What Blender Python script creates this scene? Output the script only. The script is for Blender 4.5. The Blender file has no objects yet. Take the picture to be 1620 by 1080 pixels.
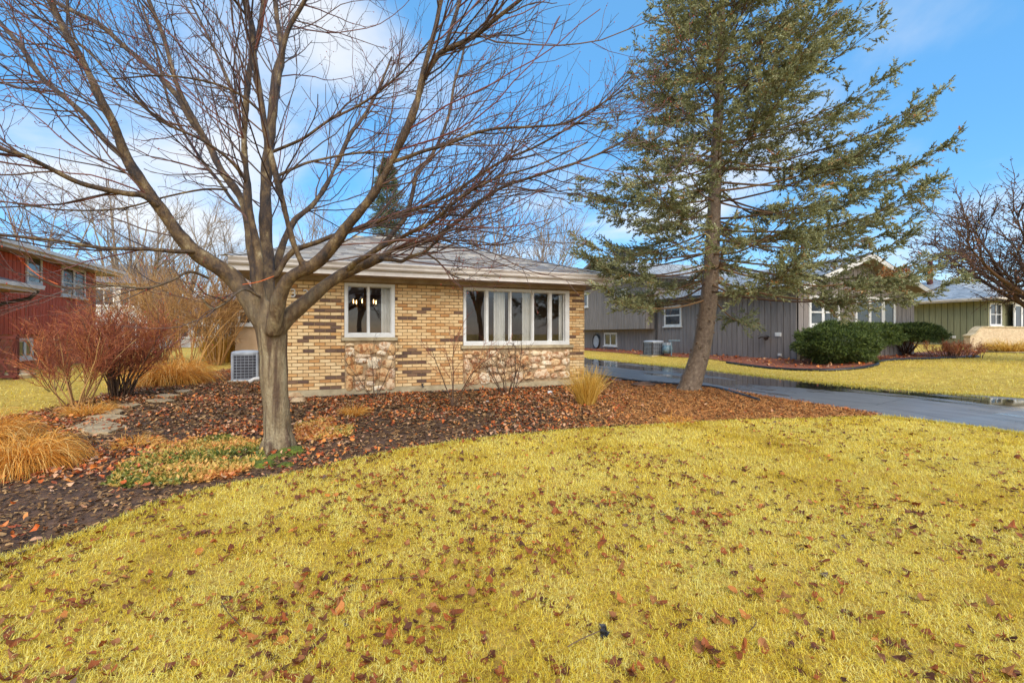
import bpy, bmesh, math
import numpy as np
from mathutils import Vector
from mathutils.geometry import tessellate_polygon

# ---------------------------------------------------------------- camera, sky, sun, exposure
S = bpy.context.scene
CAMZ, TH, FPX, CX, HY = 1.26, math.radians(20.5), 720.0, 810.0, 528.0
cam = bpy.data.cameras.new('camera'); camo = bpy.data.objects.new('camera', cam)
S.collection.objects.link(camo); S.camera = camo
cam.sensor_width = 36.0; cam.lens = 16.0
cam.shift_y = -(540.0 - HY) / 1620.0
cam.clip_start = 0.05; cam.clip_end = 3000
camo.location = (0, 0, CAMZ); camo.rotation_euler = (math.radians(90), 0, -TH)

SUN_EL, SUN_AZ = math.radians(38), math.radians(188)       # azimuth clockwise from +Y: behind the camera
W = bpy.data.worlds.new('World'); S.world = W; W.use_nodes = True
wn = W.node_tree; wn.nodes.clear()
def WN(t, **k):
    n = wn.nodes.new(t)
    for a, b in k.items(): setattr(n, a, b)
    return n
wout = WN('ShaderNodeOutputWorld'); wbg = WN('ShaderNodeBackground')
sky = WN('ShaderNodeTexSky'); sky.sky_type = 'NISHITA'; sky.sun_disc = False
sky.sun_elevation = SUN_EL; sky.sun_rotation = SUN_AZ; sky.air_density = 1.0; sky.dust_density = 0.6; sky.ozone_density = 2.2
tc = WN('ShaderNodeTexCoord'); sp = WN('ShaderNodeSeparateXYZ'); wn.links.new(tc.outputs['Generated'], sp.inputs[0])
def wmath(op, a, b):
    n = WN('ShaderNodeMath', operation=op)
    for i, v in enumerate((a, b)):
        if isinstance(v, (int, float)): n.inputs[i].default_value = v
        else: wn.links.new(v, n.inputs[i])
    return n.outputs[0]
zz = wmath('ADD', wmath('MAXIMUM', sp.outputs[2], 0.0), 0.28)
cmb = WN('ShaderNodeCombineXYZ')
wn.links.new(wmath('DIVIDE', sp.outputs[0], zz), cmb.inputs[0]); wn.links.new(wmath('DIVIDE', sp.outputs[1], zz), cmb.inputs[1])
cmb.inputs[2].default_value = 22.1
cn = WN('ShaderNodeTexNoise'); cn.inputs['Scale'].default_value = 1.05; cn.inputs['Detail'].default_value = 7; cn.inputs['Roughness'].default_value = 0.52
cn.inputs['Distortion'].default_value = 0.25
wn.links.new(cmb.outputs[0], cn.inputs['Vector'])
cr = WN('ShaderNodeValToRGB'); cr.color_ramp.elements[0].position = 0.44; cr.color_ramp.elements[1].position = 0.66
cr.color_ramp.interpolation = 'EASE'
wn.links.new(cn.outputs['Fac'], cr.inputs[0])
sat = WN('ShaderNodeHueSaturation'); sat.inputs['Saturation'].default_value = 1.5; sat.inputs['Value'].default_value = 1.0
wn.links.new(sky.outputs[0], sat.inputs['Color'])
mx = WN('ShaderNodeMixRGB'); wn.links.new(wmath('ADD', wmath('MULTIPLY', cr.outputs[0], 0.80), 0.04), mx.inputs[0])   # thin veil everywhere, denser clouds in patches
tint = WN('ShaderNodeMixRGB', blend_type='MULTIPLY'); tint.inputs[0].default_value = 1.0; tint.inputs[2].default_value = (1.0, .90, .95, 1); wn.links.new(sat.outputs[0], tint.inputs[1])
even = WN('ShaderNodeMixRGB'); even.inputs[0].default_value = .68; even.inputs[2].default_value = (.42, 1.08, 1.80, 1); wn.links.new(tint.outputs[0], even.inputs[1])
wn.links.new(even.outputs[0], mx.inputs[1]); mx.inputs[2].default_value = (2.45, 2.45, 2.45, 1)
wn.links.new(mx.outputs[0], wbg.inputs[0]); wbg.inputs[1].default_value = 0.13
wn.links.new(wbg.outputs[0], wout.inputs[0])

sl = bpy.data.lights.new('sun', 'SUN'); sl.energy = 1.4; sl.angle = math.radians(60); sl.color = (1.0, 0.92, 0.80)
slo = bpy.data.objects.new('sun', sl); S.collection.objects.link(slo)
sd = Vector((math.sin(SUN_AZ) * math.cos(SUN_EL), math.cos(SUN_AZ) * math.cos(SUN_EL), math.sin(SUN_EL)))
slo.rotation_euler = sd.to_track_quat('Z', 'Y').to_euler(); slo.location = (-4, -8, 14)
S.view_settings.view_transform = 'Standard'; S.view_settings.look = 'None'; S.view_settings.exposure = 1.72; S.view_settings.gamma = 1.0
S.cycles.max_bounces = 6; S.cycles.diffuse_bounces = 3; S.cycles.glossy_bounces = 3; S.cycles.transmission_bounces = 6; S.cycles.transparent_max_bounces = 8

# ---------------------------------------------------------------- helpers
rng = np.random.default_rng(7)
C = S.collection
st, ct = math.sin(TH), math.cos(TH)
def ray(px, py):
    r = (px - CX) / FPX; return np.array((st + r * ct, ct - r * st, (HY - py) / FPX))
def P(px, py, d): return np.array((0, 0, CAMZ)) + ray(px, py) * d
_gx = [-1e4, 11.8, 13.2, 16, 22, 34, 60, 1e4]; _gz = [0, 0, .06, .28, .36, .62, .8, .8]
def gz(u, v=0): return np.interp(u, _gx, _gz)
def G(px, py, lift=0.0):
    d = ray(px, py); z = 0.0
    for _ in range(30):
        t = (CAMZ - z) / -d[2]; z = 0.5 * z + 0.5 * float(gz(d[0] * t))
    t = (CAMZ - z) / -d[2]
    return np.array((d[0] * t, d[1] * t, z + lift))
def onV(px, v): d = ray(px, HY); return d[0] / d[1] * v          # u where the pixel column meets a plane of constant v
def onU(px, u): d = ray(px, HY); return d[1] / d[0] * u          # v where it meets a plane of constant u
def zV(px, py, v): d = ray(px, py); return CAMZ + d[2] * v / d[1]
def zU(px, py, u): d = ray(px, py); return CAMZ + d[2] * u / d[0]
def depth(p): return p[..., 0] * st + p[..., 1] * ct
def lin(c):
    c = np.array(c, float) / 255.0
    return tuple(np.where(c <= .04045, c / 12.92, ((c + .055) / 1.055) ** 2.4)) + (1.0,)
def nrm(a): return a / np.maximum(np.linalg.norm(a, axis=-1, keepdims=True), 1e-9)

def link_new(name, data, parent=None):
    o = bpy.data.objects.new(name, data); C.objects.link(o)
    if parent is not None: o.parent = parent
    return o
def tag(o, label=None, cat=None, group=None, kind=None):
    if label: o['label'] = label
    if cat: o['category'] = cat
    if group: o['group'] = group
    if kind: o['kind'] = kind
    return o
def thing(name, label, cat, loc=(0, 0, 0), group=None):
    o = link_new(name, None); o.empty_display_size = .2
    o.location = tuple(float(x) for x in loc)
    return tag(o, label, cat, group)

class MB:
    def __init__(s): s.V = []; s.n = 0; s.L = []; s.Cn = []; s.M = []; s.R = []
    def add(s, V, F, m=0, r=0.5):
        V = np.asarray(V, float).reshape(-1, 3); F = np.asarray(F, int)
        s.L.append((F + s.n).ravel()); s.Cn.append(np.full(len(F), F.shape[1])); s.M.append(np.full(len(F), m) if np.isscalar(m) else np.asarray(m))
        s.R.append(np.full(len(V), r) if np.isscalar(r) else np.asarray(r)); s.V.append(V); s.n += len(V); return s
    def box(s, x0, x1, y0, y1, z0, z1, m=0, r=0.5, f=None):
        V = np.array([(x, y, z) for z in (z0, z1) for y in (y0, y1) for x in (x0, x1)], float)
        if f: V = np.array([f(*q) for q in V])
        return s.add(V, [(0, 2, 3, 1), (4, 5, 7, 6), (0, 1, 5, 4), (2, 6, 7, 3), (0, 4, 6, 2), (1, 3, 7, 5)], m, r)
    def prism(s, poly, f, d0, d1, m=0, r=.5):       # polygon (a,z) extruded in depth through map f(a,depth,z)
        n = len(poly)
        V = [f(a, d0, z) for a, z in poly] + [f(a, d1, z) for a, z in poly]
        for t in tessellate_polygon([[Vector((a, z, 0)) for a, z in poly]]):
            s.add([V[i] for i in t], [(0, 1, 2)], m, r); s.add([V[i + n] for i in t], [(0, 2, 1)], m, r)
        for i in range(n):
            j = (i + 1) % n; s.add([V[i], V[j], V[j + n], V[i + n]], [(0, 1, 2, 3)], m, r)
        return s
    def tubes(s, paths, radii, sides=5, m=0, r=None, cap=False):
        paths = np.asarray(paths, float); radii = np.asarray(radii, float)
        if paths.ndim == 2: paths = paths[None]; radii = radii[None]
        n, k, _ = paths.shape
        if n == 0: return s
        t = nrm(np.gradient(paths, axis=1)); av = nrm(t.mean(1))
        ref = np.where((np.abs(av[:, 2]) < .75)[:, None], np.array((0, 0, 1.)), np.array((.6, .8, 0.)))[:, None, :]
        a = nrm(np.cross(t, ref)); b = np.cross(t, a)
        ang = np.arange(sides) * 2 * math.pi / sides
        V = paths[:, :, None, :] + radii[:, :, None, None] * (a[:, :, None, :] * np.cos(ang)[None, None, :, None] + b[:, :, None, :] * np.sin(ang)[None, None, :, None])
        i = np.arange(k - 1)[:, None] * sides; j = np.arange(sides)[None]; j2 = (j + 1) % sides
        F = np.stack([i + j, i + j2, i + sides + j2, i + sides + j], -1).reshape(-1, 4)
        F = (F[None] + (np.arange(n) * k * sides)[:, None, None]).reshape(-1, 4)
        if r is None: r = rng.random(n)
        r = np.broadcast_to(np.asarray(r, float), (n,))
        s.add(V.reshape(-1, 3), F, m, np.repeat(r, k * sides))
        if cap:
            q = np.arange(n * k * sides).reshape(n, k, sides)
            base = s.n - n * k * sides
            for e in (q[:, 0, ::-1], q[:, -1]):
                s.L.append((e + base).ravel()); s.Cn.append(np.full(n, sides)); s.M.append(np.full(n, m))
        return s
    def mesh(s, name, mats, smooth=False):
        me = bpy.data.meshes.new(name)
        V = np.concatenate(s.V); L = np.concatenate(s.L); Cn = np.concatenate(s.Cn); M = np.concatenate(s.M)
        me.vertices.add(len(V)); me.vertices.foreach_set('co', V.astype(np.float32).ravel())
        me.loops.add(len(L)); me.loops.foreach_set('vertex_index', L.astype(np.int32))
        me.polygons.add(len(Cn)); me.polygons.foreach_set('loop_start', (np.cumsum(Cn) - Cn).astype(np.int32))
        me.polygons.foreach_set('material_index', M.astype(np.int32))
        me.polygons.foreach_set('use_smooth', np.full(len(Cn), bool(smooth)))
        at = me.attributes.new('rnd', 'FLOAT', 'POINT'); at.data.foreach_set('value', np.concatenate(s.R).astype(np.float32))
        for m in (mats if isinstance(mats, (list, tuple)) else [mats]): me.materials.append(m)
        me.update(calc_edges=True); me.validate(); return me
    def build(s, name, mats, parent=None, smooth=False):
        o = link_new(name, s.mesh(name, mats, smooth), parent)
        if parent is not None: o.matrix_parent_inverse = inv(parent)
        return o
def inv(p):                                                  # parts are built in world coordinates
    from mathutils import Matrix
    return Matrix.Translation(-p.location) if p.type == 'EMPTY' else Matrix.Identity(4)

FR = lambda v0: (lambda a, d, z: (a, v0 + d, z))           # wall facing the street; depth goes into the wall
SW = lambda u0: (lambda a, d, z: (u0 + d, a, z))           # side wall facing -u
SE = lambda u0: (lambda a, d, z: (u0 - d, a, z))           # side wall facing +u

def inpoly(x, y, poly):
    poly = np.asarray(poly); c = np.zeros(len(x), bool); j = len(poly) - 1
    for i in range(len(poly)):
        xi, yi = poly[i][:2]; xj, yj = poly[j][:2]
        k = ((yi > y) != (yj > y)) & (x < (xj - xi) * (y - yi) / (yj - yi + 1e-12) + xi); c ^= k; j = i
    return c
def vnoise(x, y, sc, seed):                                   # smooth value noise 0..1
    g = np.random.default_rng(seed).random((64, 64)); X = x * sc + 1000; Y = y * sc + 1000
    i = np.floor(X).astype(int); j = np.floor(Y).astype(int); fx = X - i; fy = Y - j
    fx = fx * fx * (3 - 2 * fx); fy = fy * fy * (3 - 2 * fy); a = lambda p, q: g[p % 64, q % 64]
    return (a(i, j) * (1 - fx) + a(i + 1, j) * fx) * (1 - fy) + (a(i, j + 1) * (1 - fx) + a(i + 1, j + 1) * fx) * fy

# ---------------------------------------------------------------- materials
def nodes_of(m): m.use_nodes = True; return m.node_tree, m.node_tree.nodes['Principled BSDF']
def ramp(nt, src, stops, interp='LINEAR'):
    r = nt.nodes.new('ShaderNodeValToRGB'); r.color_ramp.interpolation = interp
    e = r.color_ramp.elements
    while len(e) < len(stops): e.new(.5)
    for x, (p, c) in zip(e, stops): x.position = p; x.color = c if len(c) == 4 else (*c, 1)
    nt.links.new(src, r.inputs[0]); return r.outputs[0]
def noise(nt, scale, detail=4, rough=.6, stretch=None, co='Object'):
    t = nt.nodes.new('ShaderNodeTexCoord'); n = nt.nodes.new('ShaderNodeTexNoise')
    n.inputs['Scale'].default_value = scale; n.inputs['Detail'].default_value = detail; n.inputs['Roughness'].default_value = rough
    src = t.outputs[co]
    if stretch:
        mp = nt.nodes.new('ShaderNodeMapping'); mp.inputs['Scale'].default_value = stretch; nt.links.new(src, mp.inputs[0]); src = mp.outputs[0]
    nt.links.new(src, n.inputs['Vector']); return n.outputs['Fac']
def bump(nt, b, h, strength, dist=.01):
    n = nt.nodes.new('ShaderNodeBump'); n.inputs['Strength'].default_value = strength; n.inputs['Distance'].default_value = dist
    nt.links.new(h, n.inputs['Height']); nt.links.new(n.outputs[0], b.inputs['Normal'])
def mixc(nt, f, a, b, mode='MIX'):
    n = nt.nodes.new('ShaderNodeMixRGB'); n.blend_type = mode
    for i, v in enumerate((f, a, b)):
        if isinstance(v, (int, float)): n.inputs[i].default_value = v
        elif isinstance(v, tuple): n.inputs[i].default_value = v if len(v) == 4 else (*v, 1)
        else: nt.links.new(v, n.inputs[i])
    return n.outputs[0]
def attr(nt): a = nt.nodes.new('ShaderNodeAttribute'); a.attribute_name = 'rnd'; return a.outputs['Fac']
def objrand(nt): return nt.nodes.new('ShaderNodeObjectInfo').outputs['Random']

def mk(name, c1, c2=None, scale=8, rough=.6, bstr=0, bscale=None, stretch=None, spec=.5, metal=0, detail=5, p=(.35, .65), vary=None, vamt=.15):
    m = bpy.data.materials.new(name); nt, b = nodes_of(m)
    b.inputs['Roughness'].default_value = rough; b.inputs['Specular IOR Level'].default_value = spec; b.inputs['Metallic'].default_value = metal
    c1 = c1 if len(c1) == 4 else (*c1, 1); c2 = c2 or tuple(x * .75 for x in c1[:3]) + (1,)
    f = noise(nt, scale, detail, stretch=stretch)
    col = ramp(nt, f, [(p[0], c2), (p[1], c1)])
    if vary:
        src = attr(nt) if vary == 'attr' else objrand(nt)
        v = ramp(nt, src, [(0, (1 - vamt,) * 3), (1, (1 + vamt,) * 3)])
        col = mixc(nt, 1.0, col, v, 'MULTIPLY')
    nt.links.new(col, b.inputs['Base Color'])
    if bstr: bump(nt, b, noise(nt, bscale or scale * 3, 6, stretch=stretch), bstr)
    return m
def mkr(name, stops, rough=.6, spec=.4, var=None, trans=0.0, scale=3.0):   # colour ramp over the per-piece random value
    m = bpy.data.materials.new(name); nt, b = nodes_of(m)
    col = ramp(nt, attr(nt), stops)
    if var: col = mixc(nt, var, col, ramp(nt, noise(nt, scale, 4), [(.3, (.55, .55, .55, 1)), (.7, (1.25, 1.2, 1.1, 1))]), 'MULTIPLY')
    nt.links.new(col, b.inputs['Base Color']); b.inputs['Roughness'].default_value = rough; b.inputs['Specular IOR Level'].default_value = spec
    if trans:
        tr = nt.nodes.new('ShaderNodeBsdfTranslucent'); nt.links.new(col, tr.inputs[0])
        ms = nt.nodes.new('ShaderNodeMixShader'); ms.inputs[0].default_value = trans
        nt.links.new(b.outputs[0], ms.inputs[1]); nt.links.new(tr.outputs[0], ms.inputs[2]); nt.links.new(ms.outputs[0], nt.nodes['Material Output'].inputs[0])
    return m
def glass(name, tint=(.9, .95, .95, 1), refl=.10):
    m = bpy.data.materials.new(name); m.use_nodes = True; nt = m.node_tree; nt.nodes.clear()
    o = nt.nodes.new('ShaderNodeOutputMaterial'); g = nt.nodes.new('ShaderNodeBsdfGlossy'); g.inputs['Roughness'].default_value = .01
    t = nt.nodes.new('ShaderNodeBsdfTransparent'); t.inputs[0].default_value = tint
    fr = nt.nodes.new('ShaderNodeFresnel'); fr.inputs[0].default_value = 1.5
    ad = nt.nodes.new('ShaderNodeMath'); ad.operation = 'ADD'; ad.use_clamp = True; nt.links.new(fr.outputs[0], ad.inputs[0]); ad.inputs[1].default_value = refl
    mxs = nt.nodes.new('ShaderNodeMixShader'); nt.links.new(ad.outputs[0], mxs.inputs[0]); nt.links.new(t.outputs[0], mxs.inputs[1]); nt.links.new(g.outputs[0], mxs.inputs[2])
    nt.links.new(mxs.outputs[0], o.inputs[0]); return m

M = {}
M['white'] = mk('white_paint', lin((226, 224, 218)), lin((205, 202, 195)), 3, .45)
M['trim'] = mk('trim_paint', lin((222, 214, 205)), lin((196, 186, 176)), 2, .4)
M['soffit'] = mk('soffit', lin((176, 158, 138)), lin((150, 130, 110)), 3, .6)
M['mortar'] = mk('mortar', lin((164, 136, 98)), lin((130, 104, 74)), 20, .95, .5, 90)
M['concrete'] = mk('concrete', lin((192, 174, 138)), lin((156, 138, 106)), 4, .9, .4, 60)
def brickmat(name, a, b, c):
    m = bpy.data.materials.new(name); nt, bs = nodes_of(m)
    base = ramp(nt, objrand(nt) if name.endswith('o') else attr(nt), [(0, a), (.55, b), (1, c)])
    n = noise(nt, 14, 6, .7, co='Object'); n2 = noise(nt, 60, 4, .7)
    col = mixc(nt, .55, base, ramp(nt, n, [(.30, (.42, .33, .24, 1)), (.45, (.92, .88, .82, 1)), (.7, (1.14, 1.12, 1.08, 1))]), 'MULTIPLY')
    nt.links.new(col, bs.inputs['Base Color']); bs.inputs['Roughness'].default_value = .8
    bump(nt, bs, n2, .5, .006); return m
tanA, tanB, tanC = lin((236, 208, 158)), lin((226, 190, 136)), lin((206, 162, 108))
M['brick_o'] = brickmat('brick_o', tanA, tanB, tanC); M['brick'] = brickmat('brick_a', tanA, tanB, tanC)
dkA, dkB, dkC = lin((112, 86, 70)), lin((96, 72, 60)), lin((136, 104, 78))
M['dbrick_o'] = brickmat('dark_brick_o', dkA, dkB, dkC); M['dbrick'] = brickmat('dark_brick_a', dkA, dkB, dkC)
M['obrick_o'] = brickmat('orange_brick_o', lin((212, 164, 104)), lin((200, 148, 90)), lin((184, 132, 80)))
M['obrick'] = brickmat('orange_brick_a', lin((212, 164, 104)), lin((200, 148, 90)), lin((184, 132, 80)))
def stonemat():
    m = bpy.data.materials.new('stone'); nt, bs = nodes_of(m)
    base = ramp(nt, objrand(nt), [(0, lin((238, 222, 192))), (.3, lin((222, 192, 148))), (.55, lin((212, 166, 108))), (.8, lin((232, 214, 186))), (1, lin((196, 150, 104)))])
    col = mixc(nt, .8, base, ramp(nt, noise(nt, 7, 7, .7), [(.36, lin((132, 84, 52))), (.44, lin((206, 150, 92))), (.5, (1, 1, 1, 1)), (.75, (1.1, 1.08, 1.02, 1))]), 'MULTIPLY')
    nt.links.new(col, bs.inputs['Base Color']); bs.inputs['Roughness'].default_value = .8; bump(nt, bs, noise(nt, 22, 7, .7), .8, .02); return m
M['stone'] = stonemat(); M['stone_mortar'] = mk('stone_mortar', lin((190, 164, 126)), lin((150, 122, 88)), 12, .95, .6, 60)
M['shingle'] = mkr('shingle', [(0, lin((116, 106, 98))), (.4, lin((156, 148, 138))), (.75, lin((190, 184, 174))), (1, lin((140, 122, 110)))], .3, .7, .5, scale=9)
M['shingle_grey'] = mkr('shingle_grey', [(0, lin((128, 134, 140))), (.5, lin((160, 166, 172))), (1, lin((184, 188, 192)))], .3, .7, .4, scale=9)
M['glass'] = glass('window_glass', (.92, .92, .90, 1), .05)
M['dark_glass'] = mk('dark_glass', lin((62, 68, 74)), lin((40, 44, 48)), 2, .05, spec=.9)
M['room'] = mk('room_wall', lin((168, 122, 90)), lin((142, 100, 72)), 2, .8)
M['curtain'] = mk('curtain', lin((232, 230, 224)), lin((214, 212, 206)), 3, .8)
M['black'] = mk('black_plastic', lin((34, 34, 38)), lin((22, 22, 26)), 8, .4)
M['dark_metal'] = mk('dark_metal', lin((60, 56, 54)), lin((44, 40, 40)), 8, .5)
M['ac_grey'] = mk('ac_grey', lin((178, 184, 190)), lin((150, 156, 164)), 4, .4)
M['ac_dark'] = mk('ac_core', lin((74, 74, 82)), lin((52, 52, 58)), 20, .6)
M['meter'] = mk('meter', lin((116, 138, 146)), lin((90, 112, 122)), 10, .5)
M['grey_board'] = mk('grey_board', lin((142, 133, 126)), lin((118, 110, 104)), 3, .7, .25, 30, (6, 6, .4), vary='obj', vamt=.07)
M['green_board'] = mk('green_board', lin((146, 144, 108)), lin((126, 124, 92)), 3, .7, .25, 30, (6, 6, .4), vary='obj', vamt=.07)
M['red_board'] = mk('red_board', lin((212, 98, 70)), lin((178, 76, 56)), 3, .7, .3, 30, (6, 6, .4), vary='obj', vamt=.12)
M['lattice'] = mk('lattice', lin((112, 52, 40)), lin((84, 38, 30)), 3, .8)
M['groove'] = mk('groove', lin((58, 52, 50)), lin((46, 42, 40)), 5, .9)
M['red_groove'] = mk('red_groove', lin((84, 40, 34)), lin((64, 30, 26)), 5, .9)
M['green_groove'] = mk('green_groove', lin((66, 68, 46)), lin((52, 54, 38)), 5, .9)
M['asphalt_roof'] = mk('far_roof', lin((140, 136, 136)), lin((108, 106, 108)), 14, .6, .3)
def brick_tex(name, c1, c2, mo, sc=1.0, rot=None):
    m = bpy.data.materials.new(name); nt, b = nodes_of(m)
    t = nt.nodes.new('ShaderNodeTexCoord'); mp = nt.nodes.new('ShaderNodeMapping'); nt.links.new(t.outputs['Object'], mp.inputs[0])
    if rot: mp.inputs['Rotation'].default_value = rot
    k = nt.nodes.new('ShaderNodeTexBrick'); nt.links.new(mp.outputs[0], k.inputs[0])
    k.inputs['Color1'].default_value = c1; k.inputs['Color2'].default_value = c2; k.inputs['Mortar'].default_value = mo
    k.inputs['Scale'].default_value = 1; k.inputs['Brick Width'].default_value = .203; k.inputs['Row Height'].default_value = .068; k.inputs['Mortar Size'].default_value = .006
    nt.links.new(mixc(nt, .5, k.outputs[0], ramp(nt, noise(nt, 9, 5), [(.3, (.6, .55, .5, 1)), (.7, (1.2, 1.15, 1.1, 1))]), 'MULTIPLY'), b.inputs['Base Color'])
    b.inputs['Roughness'].default_value = .85; bump(nt, b, k.outputs[1], -.6, .008); return m
M['red_brick'] = brick_tex('red_brick', lin((206, 126, 90)), lin((182, 98, 70)), lin((186, 166, 144)), rot=(math.radians(90), 0, math.radians(90)))
M['cream_brick'] = brick_tex('cream_brick', lin((206, 186, 152)), lin((190, 166, 132)), lin((176, 160, 136)), rot=(math.radians(90), 0, 0))
M['tan_brick'] = brick_tex('tan_brick', lin((196, 164, 118)), lin((176, 140, 98)), lin((160, 140, 110)), rot=(math.radians(90), 0, 0))

def groundmat():
    m = bpy.data.materials.new('ground'); nt, b = nodes_of(m)
    c = ramp(nt, noise(nt, 6, 8, .75), [(.3, lin((150, 120, 44))), (.5, lin((206, 172, 70))), (.7, lin((228, 200, 104)))])
    c = mixc(nt, .6, c, ramp(nt, noise(nt, .35, 4), [(.3, (.7, .7, .6, 1)), (.7, (1.15, 1.1, 1.05, 1))]), 'MULTIPLY')
    nt.links.new(c, b.inputs['Base Color']); b.inputs['Roughness'].default_value = .95; bump(nt, b, noise(nt, 60, 5, .8), .9, .03); return m
M['ground'] = groundmat()
M['soil'] = mk('soil', lin((120, 86, 60)), lin((62, 44, 32)), 9, .8, 1.0, 60, detail=8)
M['mulch_red'] = mk('red_mulch', lin((168, 98, 66)), lin((104, 58, 42)), 14, .9, 1.0, 50, detail=8)
def asphalt():
    m = bpy.data.materials.new('wet_asphalt'); nt, b = nodes_of(m)
    w0 = noise(nt, .8, 5, .6, stretch=(1.3, .35, 1)); f = noise(nt, 90, 4, .7)
    t_ = nt.nodes.new('ShaderNodeTexCoord'); sx = nt.nodes.new('ShaderNodeSeparateXYZ'); nt.links.new(t_.outputs['Object'], sx.inputs[0])
    mr_ = nt.nodes.new('ShaderNodeMapRange'); mr_.inputs[1].default_value = 11.2; mr_.inputs[2].default_value = 9.0; mr_.inputs[3].default_value = -.16; mr_.inputs[4].default_value = .12; nt.links.new(sx.outputs[0], mr_.inputs[0])
    ad = nt.nodes.new('ShaderNodeMath'); ad.operation = 'ADD'; am = nt.nodes.new('ShaderNodeMath'); am.operation = 'MULTIPLY_ADD'; nt.links.new(w0, am.inputs[0]); am.inputs[1].default_value = 1.7; am.inputs[2].default_value = -.35; nt.links.new(am.outputs[0], ad.inputs[0]); nt.links.new(mr_.outputs[0], ad.inputs[1]); w = ad.outputs[0]     # water stands along the low far side
    nt.links.new(mixc(nt, .5, ramp(nt, w, [(.40, lin((84, 76, 72))), (.60, lin((124, 119, 116)))]), ramp(nt, f, [(.3, (.6, .6, .6, 1)), (.7, (1.2, 1.2, 1.2, 1))]), 'MULTIPLY'), b.inputs['Base Color'])
    vo = nt.nodes.new('ShaderNodeTexVoronoi'); vo.feature = 'DISTANCE_TO_EDGE'; vo.inputs['Scale'].default_value = .33
    wm = nt.nodes.new('ShaderNodeMixRGB'); wm.inputs[0].default_value = .10; nt.links.new(t_.outputs['Object'], wm.inputs[1]); wn_ = nt.nodes.new('ShaderNodeTexNoise'); wn_.inputs['Scale'].default_value = 2.5; wn_.inputs['Detail'].default_value = 5; nt.links.new(t_.outputs['Object'], wn_.inputs['Vector']); nt.links.new(wn_.outputs['Color'], wm.inputs[2]); nt.links.new(wm.outputs[0], vo.inputs['Vector'])
    ck = ramp(nt, vo.outputs['Distance'], [(.0, (.25, .24, .23, 1)), (.006, (1, 1, 1, 1))])
    base_ = b.inputs['Base Color'].links[0].from_socket; st_n = ramp(nt, noise(nt, 3.0, 6, .7, (1.6, .25, 1)), [(.35, (.6, .58, .56, 1)), (.6, (1.15, 1.15, 1.15, 1))])
    nt.links.new(mixc(nt, 1.0, mixc(nt, .8, base_, st_n, 'MULTIPLY'), ck, 'MULTIPLY'), b.inputs['Base Color'])
    nt.links.new(ramp(nt, w, [(.40, (.05,) * 3), (.50, (.2,) * 3), (.60, (.42,) * 3)]), b.inputs['Roughness'])
    bn = nt.nodes.new('ShaderNodeBump'); bn.inputs['Distance'].default_value = .004
    nt.links.new(ramp(nt, w, [(.42, (.0,) * 3), (.58, (.30,) * 3)]), bn.inputs['Strength']); nt.links.new(f, bn.inputs['Height']); nt.links.new(bn.outputs[0], b.inputs['Normal'])
    b.inputs['Specular IOR Level'].default_value = 1.0; b.inputs['Coat IOR'].default_value = 1.4; b.inputs['Coat Roughness'].default_value = .03
    nt.links.new(ramp(nt, w, [(.42, (1,) * 3), (.54, (.15,) * 3)]), b.inputs['Coat Weight']); return m
M['asphalt'] = asphalt()
M['grass'] = mkr('grass', [(0, lin((160, 126, 40))), (.2, lin((216, 186, 58))), (.5, lin((242, 220, 88))), (.8, lin((254, 244, 156))), (1, lin((206, 196, 70)))], .7, .15, .25, .4, scale=1.3)
M['leaf'] = mkr('dead_leaf', [(0, lin((72, 42, 26))), (.3, lin((114, 60, 30))), (.5, lin((150, 80, 34))), (.7, lin((96, 56, 34))), (.85, lin((150, 98, 54))), (.93, lin((196, 120, 50))), (1, lin((84, 72, 66)))], .55, .25, .3, scale=30)
M['litter'] = mkr('leaf_litter', [(0, lin((96, 50, 28))), (.2, lin((150, 72, 34))), (.42, lin((192, 96, 40))), (.58, lin((216, 140, 66))), (.72, lin((160, 104, 68))), (.88, lin((216, 168, 126))), (1, lin((128, 98, 80)))], .45, .3)
M['mulch'] = mkr('mulch', [(0, lin((62, 44, 30))), (.35, lin((104, 74, 46))), (.6, lin((138, 102, 64))), (.8, lin((120, 96, 72))), (1, lin((200, 154, 98)))], .7, .15)
M['straw'] = mkr('pine_straw', [(0, lin((132, 82, 44))), (.5, lin((184, 118, 60))), (1, lin((212, 154, 88)))], .7, .3)
M['orange_grass'] = mkr('orange_grass', [(0, lin((168, 104, 34))), (.4, lin((224, 150, 54))), (.75, lin((240, 182, 84))), (1, lin((246, 214, 140)))], .6, .3, trans=.25)
M['yellow_grass'] = mkr('yellow_grass', [(0, lin((176, 124, 40))), (.5, lin((222, 176, 70))), (1, lin((240, 208, 120)))], .6, .3, trans=.25)
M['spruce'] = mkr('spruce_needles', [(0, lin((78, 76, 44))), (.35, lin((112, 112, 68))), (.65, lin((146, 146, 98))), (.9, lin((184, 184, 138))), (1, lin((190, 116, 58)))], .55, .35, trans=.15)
M['yew'] = mkr('yew_needles', [(0, lin((48, 60, 24))), (.5, lin((76, 94, 40))), (.85, lin((118, 132, 64))), (1, lin((146, 148, 76)))], .5, .4, trans=.1)
M['conifer'] = mkr('far_conifer', [(0, lin((70, 78, 54))), (1, lin((112, 118, 84)))], .7, .3)
M['thatch'] = mk('thatch', lin((218, 182, 78)), lin((150, 116, 46)), 30, .95, 1.0, 120)
M['crab_leaf'] = mkr('crab_leaf', [(0, lin((74, 52, 46))), (.6, lin((112, 76, 62))), (.85, lin((142, 98, 74))), (1, lin((120, 116, 66)))], .6, .3)
M['groundcover'] = mkr('ground_cover', [(0, lin((78, 88, 34))), (.25, lin((122, 124, 50))), (.42, lin((186, 156, 74))), (.65, lin((210, 160, 84))), (1, lin((190, 112, 58)))], .5, .4)
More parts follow.
